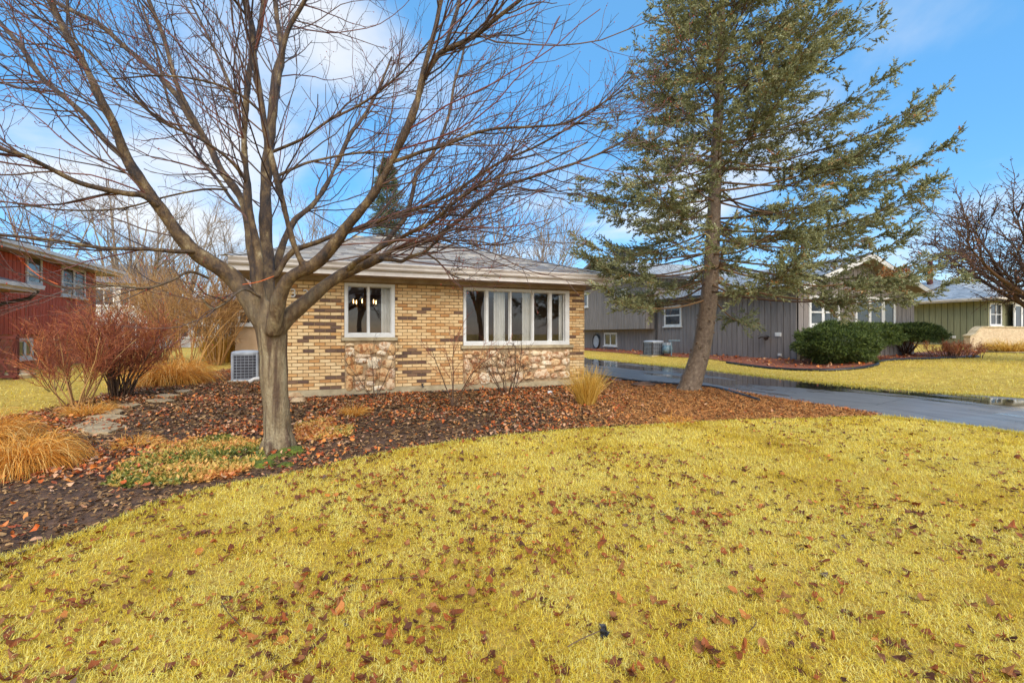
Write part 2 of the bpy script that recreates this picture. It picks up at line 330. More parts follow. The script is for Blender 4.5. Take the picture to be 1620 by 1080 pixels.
M['moss'] = mk('moss', lin((112, 122, 30)), lin((66, 78, 24)), 30, .95, 1.0, 120)
def bark(name, a, b_, c, wet, sc=1.0, streak=.5, hz=None, vs=(5.5, 5.5, .22)):
    m = bpy.data.materials.new(name); nt, b = nodes_of(m)
    n1 = noise(nt, 9 * sc, 8, .75, (1, 1, .35) if hz else (1, 1, .8)); n2 = noise(nt, 2.2 * sc, 4, .6, vs); n3 = noise(nt, 55 * sc, 5, .75, (1, 1, .5))
    col = ramp(nt, n1, [(.3, b_), (.5, a), (.68, c)])
    col = mixc(nt, ramp(nt, n2, [(streak, (0, 0, 0)), (streak + .1, (.85, .85, .85))]), col, wet)
    if hz:                                                   # limbs above the fork carry smoother, wet brown bark
        t = nt.nodes.new('ShaderNodeTexCoord'); s_ = nt.nodes.new('ShaderNodeSeparateXYZ'); nt.links.new(t.outputs['Object'], s_.inputs[0])
        mr_ = nt.nodes.new('ShaderNodeMapRange'); mr_.inputs[1].default_value = hz[0]; mr_.inputs[2].default_value = hz[1]; nt.links.new(s_.outputs[2], mr_.inputs[0])
        up = ramp(nt, noise(nt, 8, 7, .75, (1, 1, .55)), [(.36, lin((34, 24, 17))), (.46, lin((70, 50, 31))), (.55, lin((104, 80, 48))), (.63, lin((138, 118, 82))), (.70, lin((186, 170, 136)))])
        col = mixc(nt, mr_.outputs[0], col, up)
    col = mixc(nt, .6, col, ramp(nt, n3, [(.3, (.5, .5, .5, 1)), (.7, (1.4, 1.4, 1.4, 1))]), 'MULTIPLY')
    nt.links.new(col, b.inputs['Base Color']); b.inputs['Roughness'].default_value = .5
    bump(nt, b, mixc(nt, .5, n1, n3), 1.0, .03); return m
M['maple_bark'] = bark('maple_bark', lin((138, 118, 86)), lin((96, 78, 54)), lin((170, 154, 120)), lin((78, 52, 32)), 1.0, .50, (1.25, 1.9))
M['twig'] = mkr('twig', [(0, lin((52, 36, 30))), (.4, lin((76, 54, 44))), (.7, lin((104, 82, 70))), (1, lin((112, 54, 44)))], .45, .5)
M['bud'] = mkr('bud', [(0, lin((130, 46, 38))), (1, lin((176, 84, 62)))], .5, .4)
M['spruce_bark'] = bark('spruce_bark', lin((122, 100, 78)), lin((76, 58, 44)), lin((150, 132, 108)), lin((84, 68, 50)), 1.9, .60, None, (1.5, 1.5, 1.2))
M['spruce_limb'] = mkr('spruce_limb', [(0, lin((84, 62, 44))), (.6, lin((116, 88, 60))), (1, lin((146, 112, 74)))], .7, .3)
M['far_bark'] = mkr('far_bark', [(0, lin((110, 96, 86))), (.5, lin((138, 122, 108))), (1, lin((160, 144, 124)))], .8, .2)
M['red_twig'] = mkr('red_twig', [(0, lin((112, 56, 38))), (.5, lin((166, 88, 56))), (.85, lin((190, 116, 74))), (1, lin((216, 142, 74)))], .6, .4)
M['dark_stem'] = mkr('dark_stem', [(0, lin((64, 44, 34))), (1, lin((104, 78, 56)))], .6, .4)
M['gold_twig'] = mkr('gold_twig', [(0, lin((122, 86, 52))), (.5, lin((170, 126, 76))), (1, lin((200, 156, 96)))], .7, .3)
M['flag'] = mk('flagstone', lin((192, 168, 126)), lin((146, 122, 88)), 5, .6, .5, 40, vary='obj')
M['rock'] = mk('rock', lin((200, 172, 132)), lin((160, 124, 84)), 6, .85, .8, 24)
M['orange'] = mk('orange_cord', lin((226, 112, 44)), lin((200, 92, 36)), 20, .6)
M['far_wall'] = mk('far_wall', lin((214, 212, 206)), lin((196, 194, 188)), 2, .8)
M['tan_wall'] = mk('tan_wall', lin((178, 150, 118)), lin((160, 132, 100)), 2, .8)
em = bpy.data.materials.new('bulb'); nt, b = nodes_of(em)
b.inputs['Emission Color'].default_value = (1, .62, .25, 1); b.inputs['Emission Strength'].default_value = 2.5; M['bulb'] = em
M['brass'] = mk('brass', lin((150, 110, 60)), lin((120, 84, 44)), 8, .35, metal=.8)
# ---------------------------------------------------------------- the ground
gu = np.concatenate([[-900, -400, -150, -70, -40, -25], np.arange(-16, 44, 1.0), [50, 60, 90, 160, 400, 900]])
gv = np.concatenate([[-300, -60, -20], np.arange(-6, 34, 2.0), [40, 60, 100, 200, 400, 1200]])
U, Vv = np.meshgrid(gu, gv, indexing='ij'); n1, n2 = U.shape
I = np.arange(n1 * n2).reshape(n1, n2)
F = np.stack([I[:-1, :-1], I[1:, :-1], I[1:, 1:], I[:-1, 1:]], -1).reshape(-1, 4)
g = MB(); g.add(np.stack([U, Vv, gz(U) - .012], -1).reshape(-1, 3), F)
tag(g.build('ground', M['ground'], smooth=True), 'straw coloured winter turf of the yards', None, kind='structure')

def sheet(name, pts, mat, lift, sub=0):
    bm = bmesh.new(); vs = [bm.verts.new((float(p[0]), float(p[1]), 0)) for p in pts]
    f = bm.faces.new(vs); f.normal_update()
    if f.normal.z < 0: f.normal_flip()
    bmesh.ops.triangulate(bm, faces=bm.faces[:])
    if sub: bmesh.ops.subdivide_edges(bm, edges=bm.edges[:], cuts=sub, use_grid_fill=True)
    for v in bm.verts: v.co.z = float(gz(v.co.x)) + lift
    me = bpy.data.meshes.new(name); bm.to_mesh(me); bm.free(); me.materials.append(mat)
    o = link_new(name, me); return tag(o, kind='structure')

bed_front = [(-160, 925), (-60, 903), (0, 886), (100, 856), (200, 820), (250, 797), (330, 776), (400, 762), (480, 748), (560, 728), (640, 712), (720, 700), (800, 690), (900, 681), (1000, 675), (1100, 669), (1200, 665), (1300, 663), (1392, 659)]
bed_drive = [(1385, 655), (1330, 646), (1200, 626), (1130, 614), (1010, 605), (930, 598)]
bed_left = [(400, 574), (330, 590), (200, 615), (130, 634), (60, 650), (0, 662), (-160, 690)]
BF = [G(*p)[:2] for p in bed_front]; BD = [G(*p)[:2] for p in bed_drive]; BL = [G(*p)[:2] for p in bed_left]
BED = BF + BD + [np.array((6.5, 14.0)), np.array((-2.5, 14.5))] + BL
bed = sheet('garden_bed', BED, M['soil'], -.004)
tag(bed, 'dark mulch garden bed between lawn and brick house')
DRV_N = [np.array((8.6, -3.0)), np.array((8.25, 1.5)), G(1620, 687)[:2], G(1500, 671)[:2], G(1400, 660)[:2]] + BD[1:] + [np.array((6.2, 14)), np.array((6.2, 34.0))]
DRV_F = [np.array((12.0, 34.0))] + [G(*p)[:2] for p in [(930, 566), (1100, 583), (1260, 601), (1400, 615), (1520, 623), (1620, 630)]] + [np.array((13.0, 2.5)), np.array((13.6, -3.0))]
drive = sheet('driveway', DRV_N + DRV_F, M['asphalt'], .006)
tag(drive, 'wet black asphalt driveway with puddles')
LAWN = [np.array((-6, -3.)), np.array((-6, 2.0))] + BF + [DRV_N[4], DRV_N[3], DRV_N[2], DRV_N[1], DRV_N[0]]
lawn = sheet('lawn', LAWN, M['thatch'], .000)
tag(lawn, 'yellow winter lawn littered with brown leaves')
nb = [(905, 552.5), (1050, 563.5), (1120, 567.5), (1165, 574), (1210, 580.5), (1260, 583.5), (1330, 583), (1370, 580), (1390, 575), (1386, 571), (1410, 568), (1450, 566), (1510, 565), (1545, 563), (1552, 558)]
NB = [G(*p)[:2] for p in nb]
NBED = NB + [np.array((29.5, 12.9)), np.array((22, 12.9)), np.array((16.5, 12.9)), np.array((16.5, 29))]
tag(sheet('shrub_bed', NBED, M['mulch_red'], .010, 4), 'red mulch bed along the grey house')
wk = [G(1535, 556), G(1640, 559), G(1640, 555.5), G(1540, 553.5)]
tag(sheet('front_walk', [q[:2] for q in wk], M['concrete'], .02, 3), 'pale concrete walk before the green house')

# ---------------------------------------------------------------- house parts
def pane_window(house, f, a0, a1, z0, z1, fw=.06, mull=(), rails=(), out=.05, sill=True, gm='dark_glass', fm='white', back=True):
    w = MB()
    w.box(a0, a1, -out, .01, z1 - fw, z1, f=f); w.box(a0, a1, -out, .01, z0, z0 + fw, f=f)
    w.box(a0, a0 + fw, -out + .002, .01, z0 + fw, z1 - fw, f=f); w.box(a1 - fw, a1, -out + .002, .01, z0 + fw, z1 - fw, f=f)
    for c, hw in mull: w.box(c - hw, c + hw, -out + .004, .01, z0 + fw, z1 - fw, f=f)
    for c, hw in rails: w.box(a0 + fw, a1 - fw, -out + .007, .008, c - hw, c + hw, f=f)
    o = w.build('window', M[fm], house)
    xs = sorted([a0 + fw, a1 - fw] + [c for c, _ in mull]); zs = sorted([z0 + fw, z1 - fw] + [c for c, _ in rails])
    for i in range(len(xs) - 1):
        for j in range(len(zs) - 1):
            p = MB(); p.box(xs[i] + .002, xs[i + 1] - .002, -.022, -.016, zs[j] + .002, zs[j + 1] - .002, f=f); p.build('pane', M[gm], o)
    if sill:
        s_ = MB(); s_.box(a0 - .05, a1 + .05, -out - .06, .0, z0 - .06, z0 - .002, f=f); s_.build('sill', M[fm], o)
    return o
def boards(parent, f, a0, a1, z0, z1, pitch, mat, top=None, gap=.028, th=.022):
    n = max(1, round((a1 - a0) / pitch)); p = (a1 - a0) / n
    for i in range(n):
        b0, b1 = a0 + i * p + gap / 2, a0 + (i + 1) * p - gap / 2
        q = MB(); t0, t1 = (top(b0), top(b1)) if top else (z1, z1)
        q.prism([(b0, z0), (b1, z0), (b1, t1), (b0, t0)], f, -th, 0.0); q.build('siding_board', mat, parent)
def shingle_plane(mb, o, du, dv, nrows, width_at, exposure=.145, tab=.3, seed=1, lift=.0, m=0):
    # o: eave origin; du: unit along the eave; dv: unit up the slope; width_at(row)->(start,end) along du
    r = np.random.default_rng(seed); o = np.array(o, float); du = np.array(du, float); dv = np.array(dv, float); nn = nrm(np.cross(du, dv)); nn = nn if nn[2] > 0 else -nn
    for k in range(nrows):
        s0, s1 = width_at(k * exposure + exposure / 2); x = s0 - (r.random() * tab)
        while x < s1:
            w = tab * r.uniform(.7, 1.3); a, b_ = max(x, s0), min(x + w - .006, s1); x += w
            if b_ - a < .03: continue
            h = .012 + r.uniform(0, .008)
            y0 = k * exposure - .012; y1 = y0 + exposure + .05
            pts = [o + du * q + dv * y + nn * (e + lift) for q, y, e in ((a, y0, h), (b_, y0, h), (b_, y1, .002), (a, y1, .002), (a, y0, 0), (b_, y0, 0))]
            mb.add(pts, [(0, 1, 2, 3), (4, 5, 1, 0)], m, r.random())

# ---------------------------------------------------------------- the brick house
HV, HU0, HU1 = 9.90, -1.02, 5.61
WT, FZ = 2.335, .14
EV, EL, ER, EZ = 9.30, -1.85, 6.0, 2.62          # eave line
bh = thing('brick_house', 'low tan brick house with white windows and stone panels under a hip roof', 'house', (HU0, HV, 0))
f = FR(HV)
w1 = (.05, 1.05, 1.19, 2.30); w2 = (2.54, 5.18, 1.0, 2.30)
s1 = (.06, 1.06, .10, 1.12); s2 = (2.54, 5.20, .14, .93)
# mortar backing, in pieces round the openings
mb = MB()
mb.box(HU0, w1[0], .012, .2, 0, WT, f=f); mb.box(w1[1], w2[0], .012, .2, 0, WT, f=f); mb.box(w2[1], HU1, .012, .2, 0, WT, f=f)
mb.box(w1[0], w1[1], .012, .2, 0, w1[2], f=f); mb.box(w2[0], w2[1], .012, .2, 0, w2[2], f=f)
mb.box(w1[0], w1[1], .012, .2, w1[3], WT, f=f); mb.box(w2[0], w2[1], .012, .2, w2[3], WT, f=f)
mb.box(HU0, HU0 + .2, HV + .2, 17.0, 0, WT); mb.box(HU1 - .2, HU1, HV + .2, 17.0, 0, WT); mb.box(HU0, HU1, 17.0, 17.2, 0, WT)
wall = mb.build('wall', M['mortar'], bh)
fd = MB(); fd.box(HU0 - .012, HU1 + .012, HV - .018, HV + .1, -.2, FZ); fd.box(HU1 - .1, HU1 + .016, HV + .1, 17, -.2, FZ - .01)
fd.build('foundation', M['concrete'], bh)
CO, LN, BHt, BLn = .0677, .2032, .0577, .1935
rb = np.random.default_rng(11)
bricks = []
rows = int((WT - FZ) / CO)
for r in range(rows):
    z = FZ + .004 + r * CO; x = HU0 - (LN / 2 if r % 2 else 0)
    run = 0; kind = 0
    while x < HU1 - .02:
        a, b_ = max(x, HU0), min(x + BLn, HU1)
        if run <= 0:
            q = rb.random(); kind = 1 if q < .075 else (2 if q < .2 else 0); run = rb.integers(1, 4) if kind == 1 else 1
        run -= 1
        segs = [(a, b_)]
        for (q0, q1, z0, z1) in (w1, w2, s1, s2, (w1[0] - .06, w1[1] + .06, 1.12, 1.19), (w2[0] - .06, w2[1] + .1, .93, 1.0)):
            if z + BHt > z0 + .01 and z < z1 - .01:
                ns = []
                for (c, d) in segs:
                    if d <= q0 or c >= q1: ns.append((c, d)); continue
                    if c < q0 - .02: ns.append((c, q0 - .004))
                    if d > q1 + .02: ns.append((q1 + .004, d))
                segs = ns
        for (c, d) in segs:
            if d - c > .025: bricks.append((c, d, z, kind))
        x += LN
bricks.sort(key=lambda q: q[0])
def brick_mesh(w):
    b0 = MB(); e = .004
    V = [(0, 0, 0), (w, 0, 0), (w, 0, BHt), (0, 0, BHt), (0, .02, 0), (w, .02, 0), (w, .02, BHt), (0, .02, BHt)]
    V = np.array(V); V[:4, 0] = np.clip(V[:4, 0], e, w - e); V[:4, 2] = np.clip(V[:4, 2], e, BHt - e)
    b0.add(V, [(0, 1, 2, 3), (0, 4, 5, 1), (1, 5, 6, 2), (2, 6, 7, 3), (3, 7, 4, 0)]); return b0
cache = {}; rest = MB()
full = [q for q in bricks if q[1] - q[0] > .12]
keep = set(id(q) for q in full[:300])
for q in bricks:
    c, d, z, k = q; off = rb.uniform(-.003, .003)
    if id(q) in keep:
        key = (round(d - c, 2), k)
        if key not in cache: cache[key] = brick_mesh(d - c).mesh('brick', M[('brick_o', 'dbrick_o', 'obrick_o')[k]])
        o = link_new('brick', cache[key], wall); o.location = (c, HV - .004 + off, z)
    else:
        t = brick_mesh(d - c); rest.add(t.V[0] + np.array((c, HV - .004 + off, z)), t.L[0].reshape(-1, 4), k, rb.random())
# bricks of the right flank, only their ends seen
for r in range(rows):
    for j in range(34):
        y0 = HV + .03 + j * LN + (LN / 2 if r % 2 else 0); z = FZ + .004 + r * CO
        rest.box(HU1, HU1 + .008, y0, y0 + BLn, z, z + BHt, 1 if rb.random() < .15 else 0, rb.random())
ro = rest.build('brick_rows', [M['brick'], M['dbrick'], M['obrick']], wall); ro['kind'] = 'stuff'

# stone panels: (photo crop boxes) -> stones
def stone(parent, a0, a1, z0, z1, pv, r):
    n = 9; ang = (np.arange(n) + r.uniform(-.3, .3, n)) * 2 * math.pi / n
    ca, cz, ha, hz = (a0 + a1) / 2, (z0 + z1) / 2, (a1 - a0) / 2, (z1 - z0) / 2
    sq = 1 / np.maximum(np.abs(np.cos(ang)) ** 4.0 + np.abs(np.sin(ang)) ** 4.0, .01) ** (1 / 4.0)
    k = sq * r.uniform(.84, 1.06, n); ring = []
    V = []
    for sc, d in ((1.02, .03), (1.0, -.012), (.86, -.042), (.45, -.060)):
        jit = r.uniform(-.006, .006, n)
        V += [(ca + ha * sc * k[i] * math.cos(ang[i]), pv + d + (jit[i] if d < 0 else 0) * (1 if sc < .95 else .3), cz + hz * sc * k[i] * math.sin(ang[i])) for i in range(n)]
    V.append((ca, pv - .062 + r.uniform(-.012, .012), cz))
    F = [(l * n + i, l * n + (i + 1) % n, (l + 1) * n + (i + 1) % n, (l + 1) * n + i) for l in range(3) for i in range(n)]
    m_ = MB(); m_.add(V, F); m_.add([V[3 * n + i] for i in range(n)] + [V[-1]], [(i, (i + 1) % n, n) for i in range(n)])
    return m_.build('stone', M['stone'], parent, smooth=False)
rs = np.random.default_rng(3)
st1 = [(85, 610, 160, 690), (165, 585, 350, 665), (355, 570, 450, 640), (425, 590, 495, 678), (85, 692, 158, 755), (160, 700, 262, 742), (250, 695, 375, 790), (385, 715, 495, 782), (90, 758, 235, 838), (240, 790, 335, 847), (155, 845, 250, 882), (262, 845, 345, 885), (340, 788, 445, 890), (442, 785, 495, 860), (90, 845, 147, 982), (150, 888, 242, 985), (250, 885, 330, 925), (300, 925, 410, 970), (415, 870, 495, 958), (335, 640, 420, 680), (165, 667, 290, 700), (425, 680, 495, 715), (88, 580, 160, 606), (240, 940, 300, 978)]
st2 = [(60, 645, 125, 665), (130, 640, 215, 675), (218, 640, 260, 690), (70, 668, 135, 705), (262, 640, 350, 690), (190, 675, 250, 710), (125, 708, 185, 742), (70, 705, 120, 800), (215, 695, 330, 770), (150, 738, 215, 785), (130, 785, 195, 812), (340, 670, 415, 720), (345, 722, 400, 775), (405, 700, 485, 770), (425, 645, 520, 700), (500, 680, 598, 765), (525, 640, 600, 678), (605, 685, 690, 740), (610, 640, 700, 682), (430, 768, 545, 808), (250, 775, 350, 820), (355, 785, 420, 825), (550, 770, 590, 798), (600, 745, 680, 785), (90, 815, 198, 912), (190, 820, 280, 925), (285, 830, 375, 905), (445, 812, 550, 900), (380, 830, 440, 880), (552, 815, 640, 880), (645, 790, 770, 862), (735, 785, 800, 825), (700, 720, 780, 760), (700, 640, 790, 715), (795, 650, 880, 700), (885, 630, 935, 680), (770, 705, 860, 760), (790, 765, 900, 800), (775, 825, 830, 862), (835, 805, 935, 860), (865, 700, 935, 755), (680, 760, 730, 790)]
pan = MB(); pan.box(s1[0], s1[1], -.002, .012, s1[2], s1[3], f=f); p1 = pan.build('stone_panel', M['stone_mortar'], bh)
pan = MB(); pan.box(s2[0], s2[1], -.002, .012, s2[2], s2[3], f=f); p2 = pan.build('stone_panel', M['stone_mortar'], bh)
for (L_, pn, ox, oy, sc, lim) in ((st1, p1, 530, 430, 5.143, s1), (st2, p2, 720, 430, 5.14, s2)):
    for (x0, y0, x1, y1) in L_:
        xa, xb, ya, yb = ox + x0 / sc, ox + x1 / sc, oy + y0 / sc, oy + y1 / sc; xm = (xa + xb) / 2
        a0, a1 = onV(xa, HV), onV(xb, HV); z1, z0 = zV(xm, ya, HV), zV(xm, yb, HV)
        ga, gz_ = (a1 - a0) * .035, (z1 - z0) * .06; a0, a1, z0, z1 = a0 - ga, a1 + ga, z0 - gz_, z1 + gz_
        a0, a1 = max(a0, lim[0] + .0), min(a1, lim[1]); z0, z1 = max(z0, lim[2] - .03), min(z1, lim[3] - .005)
        stone(pn, a0, a1, z0, z1, HV, rs)
# windows
def main_window(w, mulls, jamb):
    a0, a1, z0, z1 = w; q = MB(); fw = .06
    q.box(a0, a1, -.03, .14, z1 - fw, z1, f=f); q.box(a0, a1, -.035, .14, z0, z0 + fw + .02, f=f)
    q.box(a0, a0 + fw, -.028, .14, z0 + fw + .02, z1 - fw, f=f); q.box(a1 - jamb, a1, -.028, .14, z0 + fw + .02, z1 - fw, f=f)
    for c, hw in mulls: q.box(c - hw, c + hw, .0, .12, z0 + fw + .02, z1 - fw, f=f)
    o = q.build('window', M['white'], bh)
    xs = [a0 + fw] + [c for c, _ in mulls] + [a1 - jamb]; hw = [0] + [h for _, h in mulls] + [0]
    for i in range(len(xs) - 1):
        x0, x1 = xs[i] + hw[i], xs[i + 1] - hw[i + 1]
        s_ = MB(); e = .014                                   # sash round each pane
        s_.box(x0, x1, .05, .085, z0 + fw + .02, z0 + fw + .02 + e, f=f); s_.box(x0, x1, .05, .085, z1 - fw - e, z1 - fw, f=f)
        s_.box(x0, x0 + e, .052, .083, z0 + fw + .02 + e, z1 - fw - e, f=f); s_.box(x1 - e, x1, .052, .083, z0 + fw + .02 + e, z1 - fw - e, f=f)
        s_.build('sash', M['white'], o)
        p = MB(); p.add([f(x0 + e, .066, z0 + fw + .04), f(x1 - e, .066, z0 + fw + .04), f(x1 - e, .066, z1 - fw - e), f(x0 + e, .066, z1 - fw - e)], [(0, 1, 2, 3)]); p.build('pane', M['glass'], o)
    return o
o = main_window(w1, [(onV(583, HV), .018)], .075); o['label'] = 'two pane sliding window with lamps glowing behind it'
o = main_window(w2, [(onV(770.5, HV), .035), (onV(808, HV), .022), (onV(843.5, HV), .022), (onV(871, HV), .035)], .11); o['label'] = 'wide five pane picture window'
for w in (w1, w2):
    sl_ = MB(); sl_.box(w[0] - .055, w[1] + .055 + (.05 if w is w2 else 0), -.06, .1, w[2] - .07, w[2] - .002, f=f); sl_.build('window_sill', M['concrete'], bh)
# room behind the windows
rm = MB(); rm.box(HU0 + .25, HU1 - .25, HV + 4.2, HV + 4.3, .1, 2.5); rm.box(HU0 + .22, HU0 + .25, HV + .22, HV + 4.2, .1, 2.5); rm.box(HU1 - .25, HU1 - .22, HV + .22, HV + 4.2, .1, 2.5)
rm.box(1.7, 1.78, HV + .22, HV + 4.2, .1, 2.5); rm.build('interior_wall', M['room'], bh)
fl = MB(); fl.box(HU0 + .25, HU1 - .25, HV + .22, HV + 4.2, .0, .09); fl.build('interior_floor', M['room'], bh)
ce = MB(); ce.box(HU0 - .0, HU1, HV + .2, 16.9, 2.42, 2.5); ce.build('interior_ceiling', M['trim'], bh)
# eaves: soffit boards, frieze, fascia, gutter
fz = MB(); fz.box(HU0 - .02, HU1 + .02, HV - .03, HV + .05, WT, WT + .09); fz.build('frieze_board', M['soffit'], bh)
nS = 26; ws = (ER - EL) / nS
for i in range(nS):
    q = MB(); q.box(EL + i * ws + .004, EL + (i + 1) * ws - .004, EV + .02, HV - .03, 2.415, 2.43); q.build('soffit_panel', M['soffit'], bh)
q = MB(); q.box(EL, ER, EV + .02, HV + .2, 2.4305, 2.45); q.box(EL, HU0, HV + .0, 17.2, 2.415, 2.45); q.box(HU1, ER, HV + .0, 17.2, 2.415, 2.45); q.build('soffit', M['soffit'], bh)
q = MB(); q.box(EL, ER, EV - .0, EV + .02, 2.40, 2.60); q.box(EL - .02, EL, EV, 17.2, 2.40, 2.60); q.box(ER, ER + .02, EV, 17.2, 2.40, 2.60); q.build('fascia', M['trim'], bh)
prof = [(-.001, 2.50), (-.05, 2.50), (-.075, 2.53), (-.078, 2.56), (-.095, 2.59), (-.11, 2.61), (-.112, 2.635), (-.098, 2.635), (-.095, 2.615), (-.06, 2.535), (-.001, 2.515)]
q = MB(); A = [(EL - .02, EV + a, z) for a, z in prof]; B = [(ER + .02, EV + a, z) for a, z in prof]; n = len(prof)
q.add(A + B, [(i, (i + 1) % n, n + (i + 1) % n, n + i) for i in range(n)]); q.add(A, [tuple(range(n))]); q.add(B, [tuple(range(n))]); q.build('gutter', M['trim'], bh)
# hip roof
RV, RZ, RL, RR = 13.3, 3.99, .9, 1.95; BV = 17.3
q = MB(); Vr = [(EL - .06, EV - .07, EZ), (ER + .06, EV - .07, EZ), (ER + .06, BV, EZ), (EL - .06, BV, EZ), (RL, RV, RZ), (RR, RV, RZ)]
q.add(Vr, [(0, 1, 5, 4), (2, 3, 4, 5)]); q.add(Vr, [(1, 2, 5), (3, 0, 4)]); q.add([(x, y, z - .03) for x, y, z in Vr[:4]], [(3, 2, 1, 0)])
roof = q.build('roof', M['asphalt_roof'], bh)
sh = MB()
sl_len = math.hypot(RV - EV + .07, RZ - EZ); dv = np.array((0, RV - EV + .07, RZ - EZ)) / sl_len; Wd = ER - EL + .12
shingle_plane(sh, (EL - .06, EV - .09, EZ + .004), (1, 0, 0), dv, int(sl_len / .145) + 1, lambda y: ((RL - EL + .06) * y / sl_len, Wd - (ER + .06 - RR) * y / sl_len), seed=2)
lr = math.hypot(ER + .06 - RR, RZ - EZ); dr = np.array((-(ER + .06 - RR), 0, RZ - EZ)) / lr; dl = BV - EV + .07
shingle_plane(sh, (ER + .08, EV - .07, EZ + .004), (0, 1, 0), dr, int(lr / .145) + 1, lambda y: ((RV - EV + .07) * y / lr, dl - (BV - RV) * y / lr), seed=3)
so = sh.build('shingles', M['shingle'], roof); so['kind'] = 'stuff'
for a, b_ in (((ER + .06, EV - .07, EZ), (RR, RV, RZ)), ((EL - .06, EV - .07, EZ), (RL, RV, RZ)), ((RL, RV, RZ), (RR, RV, RZ))):
    a, b_ = np.array(a), np.array(b_); n = int(np.linalg.norm(b_ - a) / .16) + 1; q = MB(); d = (b_ - a) / n; s_ = nrm(np.cross(d, (0, 0, 1)))
    for i in range(n):
        p0 = a + d * i + (0, 0, .045); p1 = p0 + d * 1.15 - (0, 0, .012)
        q.add([p0 - s_ * .13 - (0, 0, .035), p0, p0 + s_ * .13 - (0, 0, .035), p1 + s_ * .13 - (0, 0, .035), p1, p1 - s_ * .13 - (0, 0, .035)], [(0, 1, 4, 5), (1, 2, 3, 4)], 0, rb.random())
    q.build('ridge_cap', M['shingle'], roof)
q = MB(); q.box(.35, .85, 14.4, 14.9, 3.3, 4.12); q.box(.30, .90, 14.35, 14.95, 4.12, 4.19); q.build('chimney', M['concrete'], roof)
# house number
def digit(txt, a, z, h):
    c = bpy.data.curves.new('house_number', 'FONT'); c.body = txt; c.size = h; c.extrude = .008
    t = bpy.data.objects.new('tmp', c); C.objects.link(t); dg = bpy.context.evaluated_depsgraph_get()
    me = bpy.data.meshes.new_from_object(t.evaluated_get(dg)); bpy.data.objects.remove(t)
    me.materials.clear(); me.materials.append(M['white'])
    o = link_new('house_number', me, bh); o.matrix_parent_inverse = inv(bh)
    o.location = (a, HV - .022, z); o.rotation_euler = (math.radians(90), 0, 0)
digit('3', onV(459, HV), zV(467, 470, HV), .235); digit('2', onV(479, HV), zV(487, 471, HV), .235)
# hose bib
q = MB(); hb = np.array((onV(668, HV), HV, zV(668, 609, HV)))
q.tubes([[hb + (0, .02, 0), hb + (0, -.05, 0), hb + (0, -.08, -.01), hb + (0, -.09, -.05)]], [[.018, .018, .016, .012]], 8, cap=True); q.tubes([[hb + (-.03, -.06, .035), hb + (.03, -.06, .035)]], [[.01, .01]], 6, cap=True); q.tubes([[hb + (0, -.06, 0), hb + (0, -.06, .035)]], [[.008, .008]], 6)
q.build('hose_tap', M['dark_metal'], bh)

# things inside: curtains and chandelier
def curtain(a0, a1, v, z0, z1, label):
    n = 40; x = np.linspace(a0, a1, n); y = v + .02 * np.sin(np.linspace(0, (a1 - a0) / .075 * 2 * math.pi / 1.6, n)); V = []
    for z in (z0, z1): V += [(x[i], y[i] * 1.0, z) for i in range(n)]
    V += [(p[0], p[1] + .006, p[2]) for p in V]
    q = MB(); q.add(V, [(i, i + 1, n + i + 1, n + i) for i in range(n - 1)] + [(2 * n + i + 1, 2 * n + i, 3 * n + i, 3 * n + i + 1) for i in range(n - 1)])
    tag(q.build('curtain', M['curtain'], smooth=True), label, 'curtain', 'pale curtains behind the house windows')
cv = HV + .17
curtain(onV(603, cv), onV(622, cv), cv, 1.2, 2.32, 'white curtain in the window under the chandelier lamps')
curtain(onV(781, cv), onV(799, cv), cv, .95, 2.32, 'white curtain behind second pane of the picture window')
curtain(onV(826, cv), onV(843, cv), cv, .95, 2.32, 'white curtain behind third pane of the picture window')
curtain(onV(884, cv), onV(897, cv), cv, .95, 2.32, 'white curtain at the picture window end beside the spruce')
chn = thing('chandelier', 'brass chandelier with glowing bulbs behind the small window', 'chandelier', (.52, HV + 1.6, 1.9))
c0 = np.array((.52, HV + 1.6, 2.0)); q = MB(); q.tubes([[c0 + (0, 0, .42), c0 + (0, 0, -.12)]], [[.012, .02]], 8, cap=True)
bl = []
for k in range(6):
    a = k * math.pi / 3 + .25; d = np.array((math.cos(a), math.sin(a), 0)); q.tubes([[c0 - (0, 0, .1), c0 + d * .12 - (0, 0, .15), c0 + d * .24 - (0, 0, .1), c0 + d * .27 - (0, 0, .02)]], [[.01, .01, .01, .014]], 6); bl.append(c0 + d * .27)
q.build('frame', M['brass'], chn)
for p in bl:
    e = MB(); e.tubes([[p - (0, 0, .02), p, p + (0, 0, .03), p + (0, 0, .06), p + (0, 0, .085)]], [[.006, .010, .012, .008, .002]], 8, cap=True); e.build('bulb', M['bulb'], chn, smooth=True)

# ---------------------------------------------------------------- grey house
GU, GV, GE = 16.05, 12.26, 23.0
gh = thing('grey_house', 'long grey board sided split level house with white windows across the driveway', 'house', (GU, GV, .28))
GB = .22; EH = 2.93
def gtop(a): return EH + .05 + (min(a - 15.6, 23.2 - a)) * .358 - .12
q = MB(); q.box(GU, GU + .15, GV, 20.6, 0, 2.98); q.box(GU, GU + .15, 20.6, 30, 0, 1.6); q.box(15.45, GE, 20.6, 30, 1.53, 4.3)
q.prism([(GU, 0), (GE, 0), (GE, EH), (19.4, EH + 1.25), (GU, EH)], FR(GV), 0.0, .15); q.box(GE - .15, GE, GV + .15, 20.6, 0, 2.9)
q.prism([(20.6, 4.29), (29.6, 4.29), (25.2, 5.75)], SW(15.5), 0, .1); gw = q.build('wall', M['groove'], gh)
boards(gw, SW(GU), GV + .02, 20.6, GB, 2.93, .28, M['grey_board'])
boards(gw, SW(GU), 20.6, 29.6, GB, 1.55, .28, M['grey_board'])
